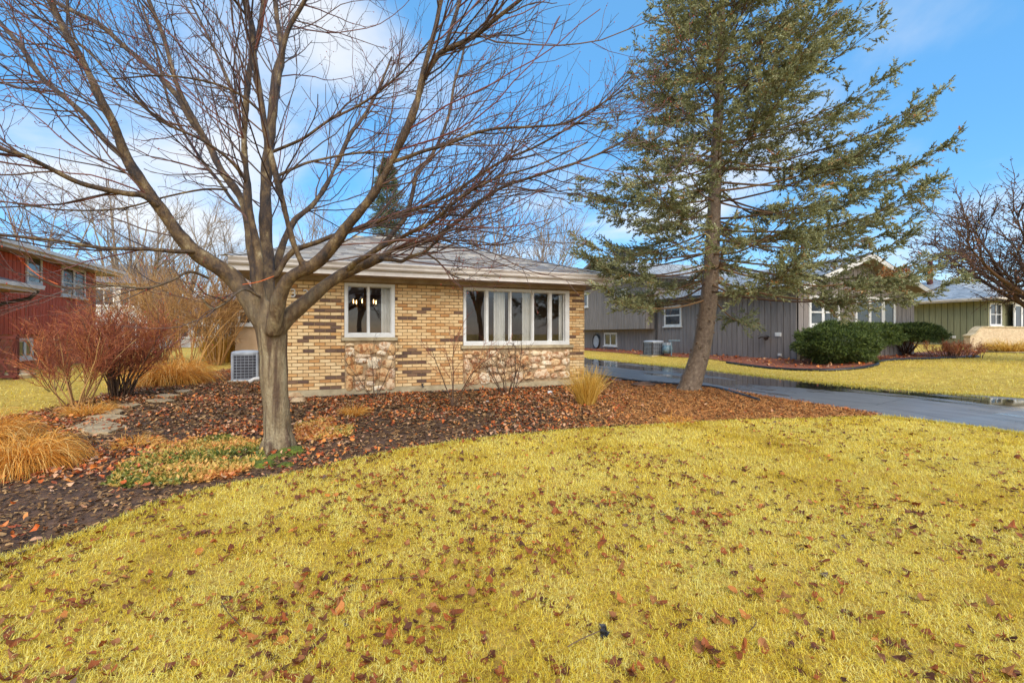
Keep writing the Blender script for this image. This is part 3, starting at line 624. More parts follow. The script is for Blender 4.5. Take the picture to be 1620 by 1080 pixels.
boards(gw, SW(15.45), 20.6, 29.6, 1.53, 4.28, .28, M['grey_board'])
boards(gw, FR(20.6), 15.45, 16.05, 1.53, 4.28, .28, M['grey_board']); boards(gw, FR(20.6), 16.05, 19.0, 2.9, 4.28, .28, M['grey_board'])
boards(gw, FR(GV), GU + .0, GE, .3, 2.9, .28, M['grey_board'], top=gtop)
# roofs
q = MB(); e0 = [(15.6, EH), (19.4, EH + 1.36), (23.2, EH)]
def roofslab(q, pts_lo, pts_hi, th=.14):
    a, b_ = np.array(pts_lo, float), np.array(pts_hi, float)
    V = list(a) + list(b_[::-1]); V += [p - np.array((0, 0, th)) for p in V]
    q.add(V, [(0, 1, 2, 3), (7, 6, 5, 4), (0, 4, 5, 1), (1, 5, 6, 2), (2, 6, 7, 3), (3, 7, 4, 0)])
roofslab(q, [(15.6, 11.7, EH + .12), (15.6, 20.58, EH + .12)], [(19.4, 11.7, EH + 1.48), (19.4, 20.58, EH + 1.48)])
roofslab(q, [(23.2, 20.58, EH + .12), (23.2, 11.7, EH + .12)], [(19.4, 20.58, EH + 1.48), (19.4, 11.7, EH + 1.48)])
roofslab(q, [(14.95, 20.0, 4.40), (24, 20.0, 4.40)], [(14.95, 25.2, 6.0), (24, 25.2, 6.0)]); roofslab(q, [(24, 30.4, 4.40), (14.95, 30.4, 4.40)], [(24, 25.2, 6.0), (14.95, 25.2, 6.0)])
gr = q.build('roof', M['asphalt_roof'], gh)
sh = MB(); L_ = math.hypot(3.8, 1.36); dv = np.array((3.8, 0, 1.36)) / L_
shingle_plane(sh, (15.6, 11.68, EH + .125), (0, 1, 0), dv, int(L_ / .145), lambda y: (0, 8.9), tab=.34, seed=5)
dv = np.array((-3.8, 0, 1.36)) / L_; shingle_plane(sh, (23.2, 11.68, EH + .125), (0, 1, 0), dv, int(L_ / .145), lambda y: (0, 8.9), tab=.34, seed=6)
L2 = math.hypot(5.2, 1.6); shingle_plane(sh, (14.95, 20.0, 4.405), (1, 0, 0), np.array((0, 5.2, 1.6)) / L2, int(L2 / .145), lambda y: (0, 9.05), tab=.34, seed=7)
so = sh.build('shingles', M['shingle_grey'], gr); so['kind'] = 'stuff'
q = MB(); q.box(15.9, 16.9, 23.6, 24.4, 5.0, 6.35); q.box(15.84, 16.96, 23.54, 24.46, 6.35, 6.45); q.build('chimney', M['dark_metal'], gr)
q = MB(); q.box(15.56, 15.60, 11.7, 20.58, EH - .02, EH + .10); q.box(14.95, 24, 19.96, 19.998, 4.24, 4.38); q.box(14.91, 14.95, 20.0, 30.4, 4.24, 4.39)
for x0, x1 in ((15.56, 19.4), (23.24, 19.4)):
    q.prism([(x0, EH - .10), (x1, EH + 1.27), (x1, EH + 1.45), (x0, EH + .09)], FR(11.66), 0, .036)
q.build('rake_trim', M['white'], gh)
q = MB(); q.box(15.44, 15.56, 11.7, 20.5, EH + .0, EH + .12); q.box(14.95, 24, 19.84, 19.96, 4.27, 4.40); q.tubes([[(15.5, 20.3, EH), (15.75, 20.35, EH - .25), (15.98, 20.4, EH - .4), (15.98, 20.4, 1.5), (15.98, 20.4, .3)]], [[.05] * 5], 6); q.build('gutter', M['dark_metal'], gh)
q = MB(); q.prism([(15.6, EH - .06), (19.4, EH + 1.30), (23.2, EH - .06), (23.2, EH - .085), (19.4, EH + 1.275), (15.6, EH - .085)], FR(11.7), 0, .56); q.build('soffit', M['soffit'], gh)
# windows of the grey house
f2 = SW(GU - .018)
a1_, a0_ = onU(1052, GU), onU(1079, GU)
pane_window(gh, f2, a0_, a1_, zU(1065, 516, GU), zU(1065, 483, GU), .1, rails=[(zU(1065, 499, GU), .035)], gm='dark_glass')
pane_window(gh, f2, onU(977, GU), onU(957, GU), zU(967, 547, GU), zU(967, 526, GU), .1, mull=[((onU(977, GU) + onU(957, GU)) / 2, .04)])
f3 = SW(15.45 - .018); pane_window(gh, f3, onU(992, 15.45), onU(973, 15.45), zU(983, 475, 15.45), zU(983, 458, 15.45), .1, rails=[(zU(983, 466, 15.45), .03)])
pane_window(gh, f3, onU(931, 15.45), onU(922, 15.45), zU(926, 486, 15.45), zU(926, 464, 15.45), .1)
f4 = FR(GV - .018)
def gwin(x0, x1, y0, y1, **k):
    xm = (x0 + x1) / 2; return pane_window(gh, f4, onV(x0, GV), onV(x1, GV), zV(xm, y1, GV), zV(xm, y0, GV), **k)
gwin(1278, 1326, 468, 516, fw=.11, mull=[(onV(1300, GV), .07)], rails=[(zV(1302, 494, GV), .03)])
gwin(1351, 1414, 470, 516, fw=.11, mull=[(onV(1374, GV), .07), (onV(1395, GV), .1)])
# brick pier with stone cap
q = MB(); q.box(GU - .06, GU + .5, GV - .13, GV - .02, .2, 1.22); bp = q.build('brick_pier', M['tan_brick'], gh)
q = MB(); q.box(GU - .1, GU + .54, GV - .17, GV - .0, 1.225, 1.31); q.build('cap', M['concrete'], bp)
# fittings on the grey wall
def wallbox(name, px, py, w, h, d, mat, par=gh, u0=GU):
    q = MB(); a, z = onU(px, u0), zU(px, py, u0); q.box(a - w / 2, a + w / 2, -d, -.012, z - h / 2, z + h / 2, f=SW(u0)); q.box(a - w * .4, a + w * .4, -d - .012, -d, z - h * .35, z + h * .35, f=SW(u0)); return q.build(name, mat, par)
wallbox('vent_cover', 1232, 529, .26, .16, .05, M['white']); wallbox('outlet_box', 1235, 561, .14, .1, .07, M['white'])
q = MB(); a, z = onU(1217, GU), zU(1217, 533, GU); q.tubes([[(GU, a, z), (GU - .12, a, z + .04), (GU - .25, a - .05, z), (GU - .3, a - .1, z - .06)]], [[.03, .03, .05, .09]], 8, cap=True); q.tubes([[(GU - .1, a + .02, z), (GU - .22, a + .2, z + .02), (GU - .28, a + .28, z - .02)]], [[.03, .05, .08]], 8, cap=True); q.build('flood_light', M['dark_metal'], gh)
q = MB(); a, z = onU(945, GU), zU(945, 540, GU); th = np.linspace(0, 2 * math.pi, 21)[:-1]
for d0, R, mi in ((-.1, .42, 0),):
    q.tubes([[(GU - .1, a + R * math.cos(t), z + .45 * math.sin(t)) for t in np.linspace(0, 2 * math.pi, 24)]], [[.05] * 24], 6)
q.add([(GU - .09, a + .40 * math.cos(t), z + .43 * math.sin(t)) for t in th], [tuple(range(20))], 1); q.build('round_vent', [M['dark_metal'], M['ac_grey']], gh)

def condenser(px, py, w, h, label, dark, d=None):
    p = G(px, py); t = thing('air_conditioner', label, 'air conditioner', p)
    n = 24; th = np.arange(n) * 2 * math.pi / n; k = 1 / np.maximum(np.abs(np.cos(th)) ** 5 + np.abs(np.sin(th)) ** 5, .01) ** .2; R = w / 2
    ring = lambda sc, z: [(p[0] + R * sc * k[i] * math.cos(th[i]), p[1] + R * sc * k[i] * math.sin(th[i]), p[2] + z) for i in range(n)]
    def loft(rs_, capz=True):
        V = sum([ring(*r_) for r_ in rs_], []); F = [(l * n + i, l * n + (i + 1) % n, (l + 1) * n + (i + 1) % n, (l + 1) * n + i) for l in range(len(rs_) - 1) for i in range(n)]
        q = MB(); q.add(V, F); q.add(V[-n:], [tuple(range(n))]); q.add(V[:n], [tuple(range(n))[::-1]]); return q
    loft([(.95, .06), (.95, h - .08)]).build('coil', M['ac_dark'], t)
    loft([(1.0, .0), (1.03, .03), (1.0, .07)]).build('base_pan', M['ac_grey'] if not dark else M['dark_metal'], t)
    loft([(1.0, h - .1), (1.03, h - .08), (1.03, h - .03), (.9, h), (.4, h + .02)]).build('top_cover', M['ac_grey'], t)
    gq = MB(); nh = 9
    for j in range(nh):
        z = .09 + (h - .2) * j / (nh - 1); pts = np.array(ring(1.0, z) + ring(1.0, z)[:1]); gq.tubes(pts, np.full(len(pts), .006), 4)
    for i in range(0, n): a_ = np.array(ring(1.0, .07)[i]); gq.tubes([[a_, a_ + (0, 0, h - .16)]], [[.005, .005]], 4)
    gq.build('grille', M['ac_grey'], t)
    for i in (3, 9, 15, 21):
        a_ = np.array(ring(1.0, .05)[i]); e = MB(); e.tubes([[a_, a_ + (0, 0, h - .12)]], [[.035, .035]], 6); e.build('corner_post', M['ac_grey'] if not dark else M['dark_metal'], t)
    e = MB(); e.box(p[0] - R * 1.2, p[0] + R * 1.2, p[1] - R * 1.2, p[1] + R * 1.2, p[2] - .05, p[2] + .03); e.build('pad', M['concrete'], t)
    return t
condenser(391, 602, .66, .80, 'pale grey air conditioner beside the brick house behind the maple', False)
condenser(1034, 562, .78, .74, 'taupe air conditioner against the grey sided house', True)
q = MB(); d0 = G(395, 606, .05); q.tubes([[d0 + (-.02, 0, -.02), d0 + (.1, .05, .05), d0 + (.35, .1, .06), d0 + (.8, .3, .07)]], [[.045, .05, .05, .05]], 8, cap=True)
tag(q.build('downspout_extension', M['white'], smooth=True), 'white downspout extension lying beside the pale air conditioner', 'drain pipe')
p = G(1064, 562); t = thing('gas_meter', 'blue grey gas meter at the foot of the grey wall', 'gas meter', p)
q = MB(); q.tubes([[p + (-.25, -.1, .28), p + (-.25, .25, .28)]], [[.2, .2]], 14, cap=True); q.tubes([[p + (-.25, .1, .1), p + (-.25, .1, .5)]], [[.17, .15]], 12, cap=True); q.build('meter_body', M['meter'], t, True)
q = MB(); q.box(p[0] - .38, p[0] - .12, p[1] - .04, p[1] + .24, p[2] + .5, p[2] + .62); q.build('dial_box', M['ac_grey'], t)
q = MB(); q.tubes([[p + (-.25, -.22, .0), p + (-.25, -.22, .62), p + (-.25, .0, .72), p + (.2, -.3, .72)]], [[.03] * 4], 8, cap=True); q.tubes([[p + (-.25, .3, .3), p + (-.25, .42, .5), p + (.15, .42, .5)]], [[.03] * 3], 8); q.build('pipe', M['meter'], t)

# ---------------------------------------------------------------- green house
NU, NV, NG, NE = 34.0, 14.6, .6, 3.27
nh_ = thing('green_house', 'olive green board sided house with cream brick knee wall at the photo edge', 'house', (NU, NV, NG))
q = MB(); q.box(NU, NU + 14, NV, 24, .2, NE); nw = q.build('wall', M['green_groove'], nh_)
boards(nw, SW(NU), NV, 21.5, NG - .1, NE - .02, .3, M['green_board']); boards(nw, FR(NV), NU, NU + 8, NG - .1, NE - .02, .3, M['green_board'])
q = MB(); e = .7; Vr = [(NU - e, NV - e, NE), (NU + 14 + e, NV - e, NE), (NU + 14 + e, 24 + e, NE), (NU - e, 24 + e, NE), (NU + 4.6, 19.3, NE + 1.75), (NU + 9.4, 19.3, NE + 1.75)]
q.add(Vr, [(0, 1, 5, 4), (2, 3, 4, 5)]); q.add(Vr, [(1, 2, 5), (3, 0, 4)]); q.add([(x, y, z - .16) for x, y, z in Vr[:4]], [(3, 2, 1, 0)])
nr = q.build('roof', M['asphalt_roof'], nh_)
sh = MB(); L_ = math.hypot(5.3, 1.75); shingle_plane(sh, (NU - e, NV - e, NE + .004), (0, 1, 0), np.array((5.3, 0, 1.75)) / L_, int(L_ / .15), lambda y: (5.4 * y / L_, 10.8 - 5.4 * y / L_), tab=.4, exposure=.15, seed=8)
L_ = math.hypot(5.4, 1.75); shingle_plane(sh, (NU - e, NV - e, NE + .004), (1, 0, 0), np.array((0, 5.4, 1.75)) / L_, int(L_ / .15), lambda y: (5.3 * y / L_, 15.4 - 5.3 * y / L_), tab=.4, exposure=.15, seed=9)
so = sh.build('shingles', M['shingle_grey'], nr); so['kind'] = 'stuff'
q = MB(); q.box(NU - e - .02, NU - e, NV - e, 24, NE - .17, NE - .004); q.box(NU - e, NU + 14, NV - e - .02, NV - e, NE - .17, NE - .004); q.build('fascia', M['trim'], nh_)
q = MB(); q.box(NU - e - .1, NU - e - .02, NV - e, 24, NE - .09, NE + .01); q.box(NU - e - .1, NU + 14, NV - e - .1, NV - e - .02, NE - .09, NE + .01); q.build('gutter', M['trim'], nh_)
f5 = FR(NV - .018)
pane_window(nh_, f5, NU + .1, NU + 1.3, 1.72, 3.0, .09, mull=[(NU + .7, .03)], rails=[(2.36, .02)])
pane_window(nh_, FR(NV - .35), NU + 1.75, NU + 4.4, 1.5, 2.95, .12, mull=[(NU + 2.55, .07), (NU + 3.6, .07)], rails=[])
q = MB(); q.box(NU + 1.7, NU + 4.45, NV - .33, NV - .0, 1.3, 1.44); q.box(NU + 1.7, NU + 4.45, NV - .33, NV - .0, 2.96, 3.1); q.build('bay_base', M['white'], nh_)
q = MB(); q.prism([(29.9, .4), (40, .4), (40, 1.58), (31.1, 1.58), (30.75, 1.5), (30.5, 1.35), (30.3, 1.2), (29.9, 1.12)], FR(13.5), 0, .25); kw = q.build('knee_wall', M['cream_brick'], nh_)
q = MB(); q.prism([(40, 1.585), (40, 1.66), (31.0, 1.66), (30.7, 1.58), (30.43, 1.42), (30.25, 1.27), (29.85, 1.2), (29.85, 1.125), (30.3, 1.205), (30.5, 1.355), (30.75, 1.505), (31.1, 1.585)], FR(13.46), 0, .33); q.build('coping', M['concrete'], kw)
q = MB(); q.box(NU - .1, NU - .02, 16.0, 16.3, 1.0, 1.15); q.build('vent_cover', M['white'], nh_)
q = MB(); pc = np.array((NU + 3.4, 19.0, 0)); q.tubes([[pc + (0, 0, 4.5), pc + (0, 0, 5.3), pc + (0, 0, 6.3)]], [[.16, .16, .14]], 10, cap=True); q.build('flue_pipe', M['red_groove'], nr)

# ---------------------------------------------------------------- red house
RU = -10.6
rh = thing('red_house', 'dark red board sided house with white windows over brick at the photo edge', 'house', (RU, 20, 0))
vB = onU(151, RU)
q = MB(); q.box(RU - 8, RU, 12, vB, 1.26, 4.02); rw = q.build('wall', M['red_groove'], rh)
boards(rw, SE(RU), 13.5, vB, 1.24, 4.0, .21, M['red_board'])
q = MB(); q.box(RU - 8, RU - .03, 12, vB - .02, -.1, 1.255); q.build('brick_base', M['red_brick'], rh)
q = MB(); q.box(RU - 8.4, RU + .75, 11.5, vB + .75, 4.02, 4.06); q.build('soffit', M['soffit'], rh)
q = MB(); q.box(RU + .75, RU + .78, 11.5, vB + .75, 3.98, 4.2); q.box(RU - 8.4, RU + .75, vB + .75, vB + .78, 3.98, 4.2); q.build('fascia', M['trim'], rh)
q = MB(); q.box(RU + .78, RU + .9, 11.5, vB + .8, 4.09, 4.21); q.build('gutter', M['trim'], rh)
q = MB(); V6 = [(RU - 8.4, 11.5, 4.2), (RU + .8, 11.5, 4.2), (RU + .8, vB + .8, 4.2), (RU - 8.4, vB + .8, 4.2), (RU - 3.8, 16, 5.7), (RU - 3.8, vB - 3.4, 5.7)]
q.add(V6, [(1, 2, 5, 4), (3, 0, 4, 5)]); q.add(V6, [(0, 1, 4), (2, 3, 5)]); q.build('roof', M['asphalt_roof'], rh)
f6 = SE(RU + .018)
def rwin(x0, x1, y0, y1, **k):
    xm = (x0 + x1) / 2; return pane_window(rh, f6, onU(x0, RU), onU(x1, RU), zU(xm, y1, RU), zU(xm, y0, RU), **k)
rwin(39, 64, 403, 450, fw=.1, rails=[(zU(51, 429, RU), .035)]); rwin(95, 133, 424, 470, fw=.1, mull=[((onU(95, RU) + onU(133, RU)) / 2, .07)], rails=[(zU(114, 449, RU), .03)])
pane_window(rh, SE(RU - .03), onU(26, RU), onU(52, RU), zU(39, 568, RU), zU(39, 535, RU), .12, mull=[((onU(26, RU) + onU(52, RU)) / 2, .05)])
# low side roof of the red house
q = MB(); lv = 20.1; roofslab(q, [(RU + .95, 12, 2.88), (RU + .95, lv, 2.88)], [(RU, 12, 3.2), (RU, lv - .9, 3.2)], .06); q.build('porch_roof', M['asphalt_roof'], rh)
q = MB(); q.box(RU + .95, RU + .98, 12, lv, 2.64, 2.86); q.box(RU + .0, RU + .95, lv, lv + .03, 2.66, 2.82); q.box(RU + .98, RU + 1.1, 12, lv + .05, 2.76, 2.88); q.build('porch_fascia', M['trim'], rh)
q = MB(); q.box(RU, RU + .95, 12, lv, 2.64, 2.67); q.build('porch_soffit', M['soffit'], rh)
q = MB(); q.tubes([[(RU + 1.0, lv - .1, 2.72), (RU + .8, lv - .15, 2.45), (RU + .25, lv - .4, 2.25), (RU + .1, lv - .5, 2.1), (RU + .1, lv - .5, .2)]], [[.06] * 5], 6); q.build('downspout', M['dark_metal'], rh)
# lattice screen
lf = thing('lattice_screen', 'dark red wooden lattice screen beside the red house', 'fence', (-9.6, 16.7, 0)); LV = 16.7
lu0, lu1, lz0, lz1 = -11.5, onV(26, LV), .12, 1.12
q = MB(); q.box(lu0, lu1, LV - .03, LV + .03, lz1, lz1 + .08); q.box(lu0, lu1, LV - .03, LV + .03, lz0 - .08, lz0); q.build('rail', M['lattice'], lf)
for x in (lu1 - .05, lu1 - 1.5):
    q = MB(); q.box(x - .05, x + .05, LV + .03, LV + .13, -.05, lz1 + .12); q.build('post', M['lattice'], lf)
hh = lz1 - lz0; n = 14
for k in range(n):
    x = lu1 - .12 - k * .18
    for sgn, yy in ((1, -.012), (-1, .004)):
        x2 = x - sgn * hh * .5; q = MB(); q.add([(x - .03, LV + yy, lz0), (x + .03, LV + yy, lz0), (min(x2 + .03, lu1), LV + yy, lz1), (min(x2 - .03, lu1), LV + yy, lz1), (x - .03, LV + yy + .012, lz0), (x + .03, LV + yy + .012, lz0), (min(x2 + .03, lu1), LV + yy + .012, lz1), (min(x2 - .03, lu1), LV + yy + .012, lz1)], [(0, 1, 2, 3), (7, 6, 5, 4), (0, 4, 5, 1), (1, 5, 6, 2), (2, 6, 7, 3), (3, 7, 4, 0)]); q.build('lattice_slat', M['lattice'], lf)

# ---------------------------------------------------------------- far houses
def far_house(label, u0, u1, v0, h, wallm, roofm, wins, ridge=2.0):
    t = thing('far_house', label, 'house', ((u0 + u1) / 2, v0, 0)); q = MB(); q.box(u0, u1, v0, v0 + 8, 0, h); q.build('wall', wallm, t)
    q = MB(); Vh = [(u0 - .5, v0 - .5, h), (u1 + .5, v0 - .5, h), (u1 + .5, v0 + 8.5, h), (u0 - .5, v0 + 8.5, h), (u0 - .5, v0 + 4, h + ridge), (u1 + .5, v0 + 4, h + ridge)]
    q.add(Vh, [(0, 1, 5, 4), (2, 3, 4, 5), (0, 3, 2, 1)]); q.add(Vh, [(1, 2, 5), (3, 0, 4)]); q.build('roof', roofm, t)
    for (a, z, w, hh) in wins: pane_window(t, FR(v0 - .001), a - w / 2, a + w / 2, z - hh / 2, z + hh / 2, .1, mull=[(a, .04)])
def atV(px, v): return onV(px, v)
far_house('white two storey house far behind the red twigged shrub', atV(150, 44), atV(235, 44), 44, 5.2, M['far_wall'], M['asphalt_roof'], [(atV(165, 44), 4.1, 1.3, 1.4), (atV(205, 44), 4.1, 1.3, 1.4), (atV(170, 44), 1.5, 1.3, 1.4), (atV(215, 44), 1.5, 1.3, 1.4)])
far_house('tan house with white window seen under the maple fork', atV(372, 22), atV(470, 22), 22, 2.6, M['tan_wall'], M['asphalt_roof'], [(atV(397, 22), 1.95, 1.0, .65), (atV(440, 22), 1.95, .8, .65)], 1.4)
far_house('white house far behind the golden shrubs', atV(262, 50), atV(345, 50), 50, 2.8, M['far_wall'], M['asphalt_roof'], [(atV(285, 50), 1.5, 1.4, 1.2), (atV(320, 50), 1.5, 1.4, 1.2)])
# ---------------------------------------------------------------- growing things
def grow(p0, d0, L, k, up=0.0, jit=.12, r=rng, outw=None):
    n = len(p0); d = nrm(np.asarray(d0, float)); p = np.array(p0, float); out = np.zeros((n, k, 3)); out[:, 0] = p; s = np.asarray(L)[:, None] / (k - 1)
    for i in range(1, k):
        d = nrm(d + np.array((0, 0, 1.)) * (up if np.isscalar(up) else np.asarray(up)[:, None]) + r.normal(0, jit, (n, 3)))
        p = p + d * s; out[:, i] = p
    return out
def along(paths, idx, s):
    k = paths.shape[1]; x = s * (k - 1); i = np.clip(x.astype(int), 0, k - 2); fr = (x - i)[:, None]
    a = paths[idx, i]; b_ = paths[idx, i + 1]; return a * (1 - fr) + b_ * fr, nrm(b_ - a)
def side(t, r=rng, n=None):                                   # random unit vector square to t
    v = r.normal(0, 1, t.shape); v -= (v * t).sum(-1, keepdims=True) * t; return nrm(v)
def resample(pts, k):
    pts = np.asarray(pts, float); m = len(pts)
    if m < 3: s = np.linspace(0, m - 1, k); i = np.clip(s.astype(int), 0, m - 2); return pts[i] + (pts[i + 1] - pts[i]) * (s - i)[:, None]
    q = np.vstack([2 * pts[0] - pts[1], pts, 2 * pts[-1] - pts[-2]]); s = np.linspace(0, m - 1, k); i = np.clip(s.astype(int), 0, m - 2); t = (s - i)[:, None]
    p0, p1, p2, p3 = q[i], q[i + 1], q[i + 2], q[i + 3]
    return .5 * (2 * p1 + (p2 - p0) * t + (2 * p0 - 5 * p1 + 4 * p2 - p3) * t ** 2 + (3 * p1 - p0 - 3 * p2 + p3) * t ** 3)

# ---- the maple
mr = np.random.default_rng(21)
base = G(440, 711)
mp = thing('maple_tree', 'bare maple with forked grey trunk and wide spreading limbs beside the lawn', 'tree', base)
